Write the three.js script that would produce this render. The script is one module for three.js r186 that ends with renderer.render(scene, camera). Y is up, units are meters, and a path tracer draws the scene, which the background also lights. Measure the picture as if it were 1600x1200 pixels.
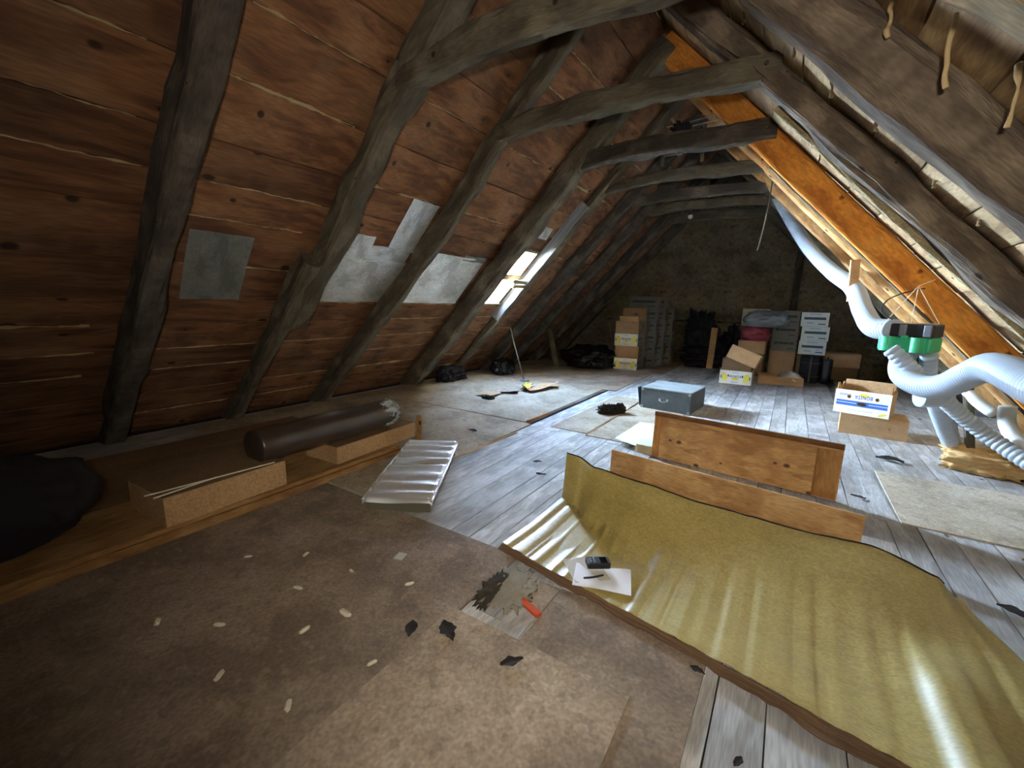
import * as THREE from 'three';
import { RectAreaLightUniformsLib } from 'three/addons/lights/RectAreaLightUniformsLib.js';
import { RoundedBoxGeometry } from 'three/addons/geometries/RoundedBoxGeometry.js';
import { mergeVertices } from 'three/addons/utils/BufferGeometryUtils.js';

// ---------- camera, sky, daylight, exposure ----------
const scene = new THREE.Scene();
const camera = new THREE.PerspectiveCamera(83.5, 1600 / 1200, 0.05, 200);
camera.position.set(0, 1.5, 0);
camera.rotation.set(THREE.MathUtils.degToRad(-10.57), THREE.MathUtils.degToRad(32.6), THREE.MathUtils.degToRad(1.21), 'YXZ');
scene.add(camera);
const renderer = new THREE.WebGLRenderer({ antialias: true });
renderer.toneMapping = THREE.LinearToneMapping;
renderer.toneMappingExposure = 8;
renderer.shadowMap.enabled = true;
RectAreaLightUniformsLib.init();
{ // clear sky seen through the roof window: bright haze at the horizon, deeper blue above
  const h = 64, d = new Float32Array(h * 8 * 4);
  for (let j = 0; j < h; j++) { const e = Math.max(0, (j + 0.5) / h * 180 - 90) / 90, k = Math.exp(-4.2 * e); for (let i = 0; i < 8; i++) d.set([0.10 + 0.56 * k, 0.18 + 0.66 * k, 0.33 + 0.67 * k, 1], (j * 8 + i) * 4); }
  const t = new THREE.DataTexture(d, 8, h, THREE.RGBAFormat, THREE.FloatType); t.mapping = THREE.EquirectangularReflectionMapping; t.magFilter = t.minFilter = THREE.LinearFilter; t.needsUpdate = true; scene.background = t;
}
scene.backgroundIntensity = 48;
const EX = { skyPanel: 185, unseenLamp: 2.5 };
const TH = THREE.MathUtils.degToRad(46.5), C = Math.cos(TH), S = Math.sin(TH), T = Math.tan(TH);
const EAVE_L = -6.05, EAVE_R = 2.85;          // sheathing meets the floor here
// unseen panel in place of the low sky, lighting the floor through the window
{
  const l = new THREE.RectAreaLight(new THREE.Color(0.58, 0.79, 1.0), EX.skyPanel, 4.0, 1.15);
  l.position.set(-6.2, 2.175, -7.6); l.lookAt(0, 2.175, -7.6); l.name = 'unseen_sky_panel'; scene.add(l);
}
// unseen lamp behind the camera, placed to light the near floor and right slope
const LAMP = new THREE.Vector3(0.1, 1.66, 0.2);
{
  const l = new THREE.SpotLight(new THREE.Color(1.0, 0.92, 0.77), EX.unseenLamp, 0, THREE.MathUtils.degToRad(66), 1, 2);
  l.position.copy(LAMP); l.target.position.set(-1.05, 1.45, -2.3); scene.add(l, l.target); l.name = 'unseen_lamp_light'; l.castShadow = true; l.shadow.radius = 2.5; l.shadow.mapSize.set(1024, 1024);
}

// ---------- helpers ----------
function rng(seed) { let a = seed >>> 0; return () => { a = (a + 0x6D2B79F5) | 0; let t = Math.imul(a ^ (a >>> 15), 1 | a); t = (t + Math.imul(t ^ (t >>> 7), 61 | t)) ^ t; return ((t ^ (t >>> 14)) >>> 0) / 4294967296; }; }
const R0 = rng(7);
const rr = (a, b, r = R0) => a + (b - a) * r();
const V = (x, y, z) => new THREE.Vector3(x, y, z);
function hash(x, y, s) { let h = Math.imul(x, 374761393) + Math.imul(y, 668265263) + Math.imul(s, 1274126177); h = Math.imul(h ^ (h >>> 13), 1274126177); return ((h ^ (h >>> 16)) >>> 0) / 4294967296; }
const sm = (t) => t * t * (3 - 2 * t), lerp = (a, b, t) => a + (b - a) * t;
const clamp = (x, a = 0, b = 1) => Math.min(b, Math.max(a, x));
const step = (a, b, x) => sm(clamp((x - a) / (b - a)));
function vn(x, y, s, px = 0, py = 0) {          // value noise, periodic when px, py are given
  const x0 = Math.floor(x), y0 = Math.floor(y), fx = sm(x - x0), fy = sm(y - y0);
  const w = (i, p) => (p ? ((i % p) + p) % p : i);
  const a = hash(w(x0, px), w(y0, py), s), b = hash(w(x0 + 1, px), w(y0, py), s), c = hash(w(x0, px), w(y0 + 1, py), s), d = hash(w(x0 + 1, px), w(y0 + 1, py), s);
  return lerp(lerp(a, b, fx), lerp(c, d, fx), fy);
}
function fbm(x, y, s, px = 0, py = 0, o = 4) { let v = 0, a = 0.5, t = 0; for (let i = 0; i < o; i++) { v += a * vn(x, y, s + i * 17, px, py); t += a; x *= 2; y *= 2; px *= 2; py *= 2; a *= 0.5; } return v / t; }
const n1 = (x, s) => vn(x, 0.5, s) * 2 - 1;

function tex(w, h, fn, srgb = true) {
  const d = new Uint8Array(w * h * 4);
  for (let j = 0; j < h; j++) for (let i = 0; i < w; i++) {
    const c = fn(i / w, j / h), o = (j * w + i) * 4;
    if (typeof c === 'number') d[o] = d[o + 1] = d[o + 2] = clamp(c, 0, 255);
    else { d[o] = clamp(c[0], 0, 255); d[o + 1] = clamp(c[1], 0, 255); d[o + 2] = clamp(c[2], 0, 255); }
    d[o + 3] = 255;
  }
  const t = new THREE.DataTexture(d, w, h, THREE.RGBAFormat);
  t.wrapS = t.wrapT = THREE.RepeatWrapping; t.magFilter = THREE.LinearFilter; t.minFilter = THREE.LinearMipmapLinearFilter; t.generateMipmaps = true;
  if (srgb) t.colorSpace = THREE.SRGBColorSpace;
  t.needsUpdate = true; return t;
}
const mix3 = (a, b, t) => [lerp(a[0], b[0], t), lerp(a[1], b[1], t), lerp(a[2], b[2], t)];
// wood: grain runs along u
function woodTex(base, dark, pale, seed, o = {}) {
  const W = 512, H = 512, gr = o.grain ?? 40, kn = rng(seed * 31 + 5), knots = [];
  for (let k = 0; k < (o.knots ?? 5); k++) knots.push([kn(), kn(), 0.008 + 0.014 * kn()]);
  const f = (u, v) => {
    const warp = fbm(u * 3, v * 4, seed, 3, 4, 3) * 0.12;
    const g = fbm(u * 4, (v + warp) * gr, seed + 3, 4, 0, 3), blot = fbm(u * 5, v * 5, seed + 9, 5, 5, 4), fine = vn(u * 30, v * 256, seed + 11, 30, 256);
    let k = 0;
    for (const [a, b, r] of knots) { let du = Math.abs(u - a), dv = Math.abs(v - b); du = Math.min(du, 1 - du); dv = Math.min(dv, 1 - dv); k = Math.max(k, 1 - step(0.5, 1.15, Math.hypot(du * 0.7, dv) / r)); }
    return [g, blot, fine, k];
  };
  const map = tex(W, H, (u, v) => {
    const [g, bl, fi, k] = f(u, v);
    let c = mix3(dark, base, step(0.22, 0.62, g));
    c = mix3(c, pale, (o.paleAmt ?? 0.5) * step(0.5, 0.78, bl));
    c = mix3(c, dark, (o.darkAmt ?? 0.5) * step(0.52, 0.25, bl));
    c = mix3(c, [dark[0] * 0.45, dark[1] * 0.4, dark[2] * 0.38], k * 0.85);
    const m = 0.9 + 0.2 * fi; return [c[0] * m, c[1] * m, c[2] * m];
  });
  const bump = tex(W, H, (u, v) => { const [g, bl, fi] = f(u, v); return 255 * (0.5 * g + 0.25 * bl + 0.25 * fi); }, false);
  return { map, bumpMap: bump };
}
function spotTex(base, dark, pale, seed, o = {}) {        // chipboard, plaster, fibreboard
  const W = 512, fr = o.freq ?? 6;
  const map = tex(W, W, (u, v) => {
    const a = fbm(u * fr, v * fr, seed, fr, fr, 5), b = fbm(u * fr * 6, v * fr * 6, seed + 40, fr * 6, fr * 6, 3), d = vn(u * 128, v * 128, seed + 60, 128, 128);
    let c = mix3(base, pale, (o.paleAmt ?? 0.6) * step(0.5, 0.72, a));
    c = mix3(c, dark, (o.darkAmt ?? 0.6) * step(0.48, 0.28, a));
    c = mix3(c, dark, (o.fleck ?? 0.4) * step(0.62, 0.75, b)); c = mix3(c, pale, (o.fleck ?? 0.4) * step(0.36, 0.25, b));
    const m = 0.9 + 0.2 * d; return [c[0] * m, c[1] * m, c[2] * m];
  });
  const bump = tex(W, W, (u, v) => 255 * (0.6 * fbm(u * fr * 2, v * fr * 2, seed + 7, fr * 2, fr * 2, 5) + 0.4 * vn(u * 128, v * 128, seed + 61, 128, 128)), false);
  return { map, bumpMap: bump };
}
const std = (o) => new THREE.MeshStandardMaterial({ roughness: 0.9, ...o });
const phy = (o) => new THREE.MeshPhysicalMaterial({ roughness: 0.5, ...o });
const texSheath = woodTex([132, 90, 58], [94, 60, 38], [148, 112, 82], 11, { grain: 26, knots: 5, paleAmt: 0.5, darkAmt: 0.35 });
const texSheathR = woodTex([192, 162, 122], [140, 110, 78], [210, 186, 150], 12, { grain: 22, knots: 3 });
const texBeam = woodTex([104, 95, 78], [78, 70, 57], [124, 115, 96], 13, { grain: 24, knots: 2, paleAmt: 0.7, darkAmt: 0.7 });
const texBeamD = woodTex([92, 83, 72], [64, 56, 49], [120, 110, 96], 14, { grain: 14, knots: 2, paleAmt: 0.6, darkAmt: 0.8 });
const texNew = woodTex([214, 138, 54], [176, 102, 36], [224, 158, 78], 15, { grain: 30, knots: 4, paleAmt: 0.35, darkAmt: 0.3 });
const texBoard = woodTex([188, 188, 190], [156, 153, 151], [208, 208, 210], 16, { grain: 24, knots: 3, paleAmt: 0.7, darkAmt: 0.6 });
const texPly = woodTex([206, 160, 104], [164, 116, 68], [224, 184, 130], 17, { grain: 16, knots: 4 });
const texPanel = spotTex([138, 120, 103], [106, 90, 76], [160, 143, 126], 21, { freq: 5 });
const texChip = spotTex([166, 152, 132], [130, 116, 98], [188, 176, 158], 22, { freq: 4 });
const texPlaster = spotTex([124, 112, 90], [88, 78, 62], [146, 136, 114], 23, { freq: 5, fleck: 0.6 });
const texCard = spotTex([180, 144, 104], [158, 122, 84], [192, 158, 118], 24, { freq: 4, fleck: 0.15, darkAmt: 0.4, paleAmt: 0.4 });
const texZinc = spotTex([176, 178, 176], [138, 138, 134], [200, 204, 204], 25, { freq: 4, fleck: 0.2 });
const texSheet = spotTex([170, 152, 88], [150, 132, 72], [184, 168, 108], 26, { freq: 3, fleck: 0.3, darkAmt: 0.4, paleAmt: 0.5 });
const B = 0.004;
const M = {
  beamR: std({ ...texBeamD, bumpScale: 0.012, color: new THREE.Color(1.75, 1.6, 1.5) }), paleBeam: std({ ...texBeam, bumpScale: 0.006, color: new THREE.Color(2.4, 2.3, 2.15) }),
  sheath: [0.86, 1, 1.12].map((k) => std({ ...texSheath, bumpScale: B, color: new THREE.Color(k, k, k) })),
  sheathR: [0.85, 0.97, 1.08].map((k) => std({ ...texSheathR, bumpScale: B, color: new THREE.Color(k, k * 0.98, k * 0.95) })),
  beam: std({ ...texBeam, bumpScale: 0.008 }), beamD: std({ ...texBeamD, bumpScale: 0.012 }), newWood: std({ ...texNew, bumpScale: 0.002, roughness: 0.95 }),
  board: [0.84, 0.93, 1.0, 1.06].map((k, i) => std({ ...texBoard, bumpScale: 0.003, roughness: 0.72, color: new THREE.Color(k, k * (i % 2 ? 0.985 : 1), k * (i % 2 ? 0.965 : 1)) })),
  panel: std({ ...texPanel, bumpScale: 0.003 }), panelB: std({ ...texPanel, bumpScale: 0.003, color: new THREE.Color(1.35, 1.38, 1.36) }),
  chip: std({ ...texChip, bumpScale: 0.003, color: new THREE.Color(0.98, 0.96, 0.92) }), pink: std({ ...texChip, bumpScale: 0.002, color: new THREE.Color(0.78, 0.75, 0.73), roughness: 0.8 }),
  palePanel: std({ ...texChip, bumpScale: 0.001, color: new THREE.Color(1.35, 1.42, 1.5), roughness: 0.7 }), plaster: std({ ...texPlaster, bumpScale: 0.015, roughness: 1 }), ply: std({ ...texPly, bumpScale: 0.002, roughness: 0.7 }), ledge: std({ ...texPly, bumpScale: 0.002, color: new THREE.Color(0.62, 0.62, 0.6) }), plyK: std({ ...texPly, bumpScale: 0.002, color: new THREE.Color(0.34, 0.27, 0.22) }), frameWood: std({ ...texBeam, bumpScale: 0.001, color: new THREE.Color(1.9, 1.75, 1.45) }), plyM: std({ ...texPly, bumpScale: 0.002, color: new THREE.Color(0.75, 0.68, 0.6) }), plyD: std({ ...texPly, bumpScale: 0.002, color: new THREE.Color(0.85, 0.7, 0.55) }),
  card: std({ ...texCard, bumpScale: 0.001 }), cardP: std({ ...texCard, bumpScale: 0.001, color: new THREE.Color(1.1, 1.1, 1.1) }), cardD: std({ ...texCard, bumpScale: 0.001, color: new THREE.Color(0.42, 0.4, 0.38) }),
  zinc: phy({ ...texZinc, bumpScale: 0.003, roughness: 0.42, metalness: 0.65, color: new THREE.Color(1.75, 1.7, 1.66) }), zincD: phy({ ...texZinc, bumpScale: 0.003, roughness: 0.6, metalness: 0.3, color: new THREE.Color(0.55, 0.56, 0.54) }),
  sheet: phy({ map: texSheet.map, roughness: 0.5, clearcoat: 0.9, clearcoatRoughness: 0.4 }), torn: std({ ...texPanel, bumpScale: 0.004, color: new THREE.Color(0.95, 0.74, 0.56) }),
  mortar: std({ color: '#b39a72', roughness: 1 }), foil: phy({ color: '#f0f3f7', metalness: 0.75, roughness: 0.42 }), foilSide: phy({ color: '#6d6a5c', metalness: 0.3, roughness: 0.4, clearcoat: 0.6 }),
  white: std({ color: '#d9dcdf', roughness: 0.8 }), paper: std({ color: '#e8e9f2', roughness: 0.8 }), mint: std({ color: '#d8e4d2', roughness: 0.7 }),
  frame: std({ ...texPly, bumpScale: 0.002, color: new THREE.Color(1.05, 0.98, 0.9) }), lining: std({ ...texZinc, bumpScale: 0.01, roughness: 0.95, color: new THREE.Color(0.62, 0.62, 0.66) }),
  glass: phy({ color: '#ffffff', transmission: 1, roughness: 0.02, thickness: 0, ior: 1.5 }),
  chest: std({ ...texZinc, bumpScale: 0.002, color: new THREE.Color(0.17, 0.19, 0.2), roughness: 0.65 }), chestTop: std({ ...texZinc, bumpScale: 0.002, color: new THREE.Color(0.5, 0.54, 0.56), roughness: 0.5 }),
  steel: std({ color: '#b8bcc0', metalness: 0.9, roughness: 0.35 }), hose: phy({ color: '#aab4c2', roughness: 0.5 }),
  green: phy({ color: '#35b27c', roughness: 0.4 }), black: std({ color: '#17181c', roughness: 0.5 }), grey: std({ color: '#767a88', roughness: 0.5 }),
  blackBag: phy({ color: '#121316', roughness: 0.42 }), darkCloth: std({ color: '#1d1a22', roughness: 0.95 }), wrap: phy({ color: '#3a3029', roughness: 0.35, clearcoat: 0.6, clearcoatRoughness: 0.25 }),
  clearWrap: phy({ color: '#9aa0a0', roughness: 0.18, metalness: 0.35, clearcoat: 1 }), redBag: phy({ color: '#8c2f3d', roughness: 0.35, clearcoat: 0.9, clearcoatRoughness: 0.15 }), greyBag: phy({ color: '#6f7c88', roughness: 0.4, clearcoat: 0.9, clearcoatRoughness: 0.15 }),
  rope: std({ color: '#d8c3a8', roughness: 0.9 }), wire: std({ color: '#2a2622', roughness: 0.7 }), bulb: phy({ color: '#eceadf', roughness: 0.3 }),
  brick: std({ color: '#c4502e', roughness: 0.95 }), leaf: std({ color: '#241c17', roughness: 0.9 }), yellow: std({ color: '#d2c23c', roughness: 0.7 }), chipW: std({ color: '#d6ccb6', roughness: 0.9 }),
  tan: std({ color: '#cba671', roughness: 1 }), bark: std({ ...texChip, bumpScale: 0.01, color: new THREE.Color(1.0, 0.95, 0.72) }), dust: std({ color: '#8d8577', roughness: 1 }),
};
const names = new Set();
function numbered(n) { if (!names.has(n)) { names.add(n); return n; } let k = 1; while (names.has(`${n}_${String(k).padStart(3, '0')}`)) k++; n = `${n}_${String(k).padStart(3, '0')}`; names.add(n); return n; }
function shadows(o) { o.traverse((m) => { if (m.isMesh) { m.castShadow = true; m.receiveShadow = true; } }); }
const kids = new Map();
function part(name, geo, mat, parent, label) {
  const m = new THREE.Mesh(geo, mat), k = kids.get(parent) ?? {}; kids.set(parent, k);
  k[name] = (k[name] ?? 0) + 1; m.name = k[name] > 1 ? `${name}_${String(k[name] - 1).padStart(3, '0')}` : name;
  if (label) m.userData.label = label; m.castShadow = m.receiveShadow = true; parent.add(m); return m;
}
function thing(name, label, category, pos = [0, 0, 0], ry = 0, group) { const o = new THREE.Group(); o.name = numbered(name); o.position.set(...pos); o.rotation.y = ry; o.userData = { label, category }; if (group) o.userData.group = group; scene.add(o); return o; }
function solo(name, geo, mat, label, category, pos = [0, 0, 0], ry = 0, group) { const m = new THREE.Mesh(geo, mat); m.name = numbered(name); m.position.set(...pos); m.rotation.y = ry; m.userData = { label, category }; if (group) m.userData.group = group; m.castShadow = m.receiveShadow = true; scene.add(m); return m; }
function struct(name) { const o = new THREE.Group(); o.name = numbered(name); o.userData.kind = 'structure'; scene.add(o); return o; }
// uv in metres by the dominant axis; the longest side takes u
function boxUV(g, tile = 1, ou = 0, ov = 0) {
  if (g.index) g = g.toNonIndexed();
  g.computeVertexNormals(); g.computeBoundingBox();
  const p = g.attributes.position, n = g.attributes.normal, uv = new Float32Array(p.count * 2), sz = g.boundingBox.getSize(V(0, 0, 0)).toArray();
  for (let i = 0; i < p.count; i += 3) {
    const a = [0, 0, 0]; for (let k = 0; k < 3; k++) { a[0] += n.getX(i + k); a[1] += n.getY(i + k); a[2] += n.getZ(i + k); }
    const m = a.map(Math.abs), ax = m[0] > m[1] && m[0] > m[2] ? 0 : m[1] > m[2] ? 1 : 2; let [q, r] = [0, 1, 2].filter((k) => k !== ax);
    if (sz[r] > sz[q]) [q, r] = [r, q];
    for (let k = 0; k < 3; k++) { const c = [p.getX(i + k), p.getY(i + k), p.getZ(i + k)]; uv[(i + k) * 2] = c[q] / tile + ou; uv[(i + k) * 2 + 1] = c[r] / tile + ov; }
  }
  g.setAttribute('uv', new THREE.BufferAttribute(uv, 2)); return g;
}
const box = (w, h, d, tile = 1, ou = 0, ov = 0) => boxUV(new THREE.BoxGeometry(w, h, d), tile, ou, ov);
const rbox = (w, h, d, r = 0.01, tile = 1, ou = 0, ov = 0) => boxUV(new RoundedBoxGeometry(w, h, d, 2, Math.min(r, w / 2.1, h / 2.1, d / 2.1)), tile, ou, ov);
// board with uneven edges; x length, y thickness, z width
function plankGeo(len, th, wid, seed, rough = 0.006, tile = 1, n = 18) {
  const g = new THREE.BoxGeometry(len, th, wid, n, 1, 2), p = g.attributes.position;
  for (let i = 0; i < p.count; i++) {
    const x = p.getX(i), y = p.getY(i), z = p.getZ(i);
    p.setZ(i, z + (z > 0.001 ? n1(x * 5, seed) + 0.5 * n1(x * 17, seed + 1) : z < -0.001 ? n1(x * 5, seed + 2) + 0.5 * n1(x * 17, seed + 3) : 0) * rough);
    p.setY(i, y + n1(x * 1.3 + z * 3, seed + 4) * rough * 0.5);
    if (Math.abs(x) > len / 2 - 0.001) p.setX(i, x + n1(z * 9, seed + 5) * rough);
  }
  return boxUV(g, tile, hash(seed, 1, 3), hash(seed, 2, 3));
}
// hewn timber along a path: sideV and depV span its section
function timber(path, sideV, w, depV, d, seed, rough = 0.02, tile = 1, seg = 30, sq = 0.55) {
  const cv = new THREE.CatmullRomCurve3(path, false, 'centripetal'), NR = 16, pos = [], uv = [], idx = [], L = cv.getLength();
  const sec = []; for (let k = 0; k < NR; k++) { const a = (k / NR) * Math.PI * 2 + 0.2, c = Math.cos(a), s = Math.sin(a); sec.push([Math.sign(c) * Math.pow(Math.abs(c), sq), Math.sign(s) * Math.pow(Math.abs(s), sq)]); }
  const per = 2 * (w + d) * 0.9;
  for (let i = 0; i <= seg; i++) {
    const t = i / seg, c = cv.getPointAt(t);
    for (let k = 0; k <= NR; k++) {
      const [a, b] = sec[k % NR], q = (k % NR) / NR * 6;
      const wob = 1 + 0 * q, nz = (vn(t * L * 3, q * 1.2, seed) - 0.5) * 2 * rough + (vn(t * L * 11, q * 2.4, seed + 5) - 0.5) * rough;
      const wa = a * (w / 2 + nz) * wob, wb = b * (d / 2 + nz);
      pos.push(c.x + sideV.x * wa + depV.x * wb, c.y + sideV.y * wa + depV.y * wb, c.z + sideV.z * wa + depV.z * wb);
      uv.push((t * L) / tile + hash(seed, 4, 4), (k / NR) * per / tile + hash(seed, 5, 4));
    }
  }
  const W = NR + 1;
  for (let i = 0; i < seg; i++) for (let k = 0; k < NR; k++) { const a = i * W + k, b = a + 1, c = a + W, e = c + 1; idx.push(a, b, c, b, e, c); }
  for (const [row, flip] of [[0, 0], [seg, 1]]) { const ci = pos.length / 3, c = cv.getPointAt(row ? 1 : 0); pos.push(c.x, c.y, c.z); uv.push(0, 0); for (let k = 0; k < NR; k++) { const a = row * W + k; flip ? idx.push(ci, a, a + 1) : idx.push(ci, a + 1, a); } }
  const g = new THREE.BufferGeometry(); g.setAttribute('position', new THREE.Float32BufferAttribute(pos, 3)); g.setAttribute('uv', new THREE.Float32BufferAttribute(uv, 2)); g.setIndex(idx);
  const g2 = g.toNonIndexed(); g2.computeVertexNormals(); 
  if (g2.attributes.normal.count && dotOut(g2, path[0].clone().lerp(path[path.length - 1], 0.5)) < 0) flipWinding(g2);
  return g2;
}
function dotOut(g, c) { let s = 0; const p = g.attributes.position, n = g.attributes.normal; for (let i = 0; i < p.count; i += 7) s += (p.getX(i) - c.x) * n.getX(i) + (p.getY(i) - c.y) * n.getY(i) + (p.getZ(i) - c.z) * n.getZ(i); return s; }
function flipWinding(g) { for (const k of Object.keys(g.attributes)) { const a = g.attributes[k], s = a.itemSize; for (let i = 0; i < a.count; i += 3) for (let c = 0; c < s; c++) { const t = a.array[(i + 1) * s + c]; a.array[(i + 1) * s + c] = a.array[(i + 2) * s + c]; a.array[(i + 2) * s + c] = t; } } g.computeVertexNormals(); }
// tube whose radius may vary along it
function sweep(pts, radius, seg, nr = 12, closed = true) {
  const cv = pts instanceof THREE.Curve ? pts : new THREE.CatmullRomCurve3(pts, false, 'centripetal'), fr = cv.computeFrenetFrames(seg, false), pos = [], uv = [], idx = [], L = cv.getLength();
  for (let i = 0; i <= seg; i++) { const c = cv.getPointAt(i / seg), r = typeof radius === 'function' ? radius(i / seg, L) : radius; for (let k = 0; k <= nr; k++) { const a = (k / nr) * Math.PI * 2, n = fr.normals[i].clone().multiplyScalar(Math.cos(a) * r).addScaledVector(fr.binormals[i], Math.sin(a) * r); pos.push(c.x + n.x, c.y + n.y, c.z + n.z); uv.push((i / seg) * L, k / nr); } }
  for (let i = 0; i < seg; i++) for (let k = 0; k < nr; k++) { const a = i * (nr + 1) + k, b = a + 1, c = a + nr + 1, e = c + 1; idx.push(a, c, b, b, c, e); }
  if (closed) for (const [row, flip] of [[0, 0], [seg, 1]]) { const ci = pos.length / 3, c = cv.getPointAt(row ? 1 : 0); pos.push(c.x, c.y, c.z); uv.push(0, 0); for (let k = 0; k < nr; k++) { const a = row * (nr + 1) + k; flip ? idx.push(ci, a + 1, a) : idx.push(ci, a, a + 1); } }
  const g = new THREE.BufferGeometry(); g.setAttribute('position', new THREE.Float32BufferAttribute(pos, 3)); g.setAttribute('uv', new THREE.Float32BufferAttribute(uv, 2)); g.setIndex(idx); g.computeVertexNormals(); return g;
}
// sheet with thickness: fn(u, v) -> Vector3, u and v in 0..1
function sheetGeo(fn, nu, nv, th, tile = 1) {
  const P = [], N = [], e = 1e-3;
  for (let j = 0; j <= nv; j++) for (let i = 0; i <= nu; i++) {
    const u = i / nu, v = j / nv, p = fn(u, v), a = fn(Math.min(1, u + e), v).sub(fn(Math.max(0, u - e), v)), b = fn(u, Math.min(1, v + e)).sub(fn(u, Math.max(0, v - e)));
    P.push(p); N.push(a.cross(b).normalize());
  }
  const pos = [], uv = [], idx = [], W = nu + 1, K = P.length;
  for (const s of [1, -1]) P.forEach((p, i) => { const q = p.clone().addScaledVector(N[i], s * th / 2); pos.push(q.x, q.y, q.z); uv.push((i % W) / nu * tile, Math.floor(i / W) / nv * tile); });
  for (let j = 0; j < nv; j++) for (let i = 0; i < nu; i++) { const a = j * W + i, b = a + 1, c = a + W, d = c + 1; idx.push(a, b, c, b, d, c, a + K, c + K, b + K, b + K, c + K, d + K); }
  const edge = []; for (let i = 0; i < nu; i++) edge.push([i, i + 1]); for (let j = 0; j < nv; j++) edge.push([j * W + nu, (j + 1) * W + nu]); for (let i = nu; i > 0; i--) edge.push([nv * W + i, nv * W + i - 1]); for (let j = nv; j > 0; j--) edge.push([j * W, (j - 1) * W]);
  for (const [a, b] of edge) idx.push(a, a + K, b, b, a + K, b + K);
  const g = new THREE.BufferGeometry(); g.setAttribute('position', new THREE.Float32BufferAttribute(pos, 3)); g.setAttribute('uv', new THREE.Float32BufferAttribute(uv, 2)); g.setIndex(idx); g.computeVertexNormals(); return g;
}
const n3 = (x, y, z, s) => (vn(x + 30, y + 30, s) + vn(y + 40, z + 40, s + 31) + vn(z + 50, x + 50, s + 57)) / 1.5 - 1;
// crumpled lump
function lump(rx, ry, rz, seed, amp = 0.15, fr = 3, det = 4, flat = true) {
  const g = new THREE.IcosahedronGeometry(1, det * 3), p = g.attributes.position;
  for (let i = 0; i < p.count; i++) {
    let x = p.getX(i), y = p.getY(i), z = p.getZ(i);
    const k = 1 + amp * (n3(x * fr, y * fr, z * fr, seed) * 1.6 + Math.abs(n3(x * fr * 2.4, y * fr * 2.4, z * fr * 2.4, seed + 3)) * 2 - 0.4);
    x *= k; y *= k; z *= k; const q = 0.62; x = Math.sign(x) * Math.pow(Math.abs(x), q + 0.2); z = Math.sign(z) * Math.pow(Math.abs(z), q + 0.2);
    y = flat ? Math.max(y, -0.72) : y; p.setXYZ(i, x * rx, (y + (flat ? 0.72 : 0)) * ry / (flat ? 1.72 : 1) * (flat ? 2 : 1), z * rz);
  }
  g.deleteAttribute('uv'); g.deleteAttribute('normal'); const m = mergeVertices(g, 1e-5); m.computeVertexNormals(); return m;
}
const shapeGeo = (pts, depth, bevel = 0) => { const s = new THREE.Shape(pts.map(([a, b]) => new THREE.Vector2(a, b))); return new THREE.ExtrudeGeometry(s, { depth, bevelEnabled: bevel > 0, bevelSize: bevel, bevelThickness: bevel, bevelSegments: 1 }); };

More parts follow.
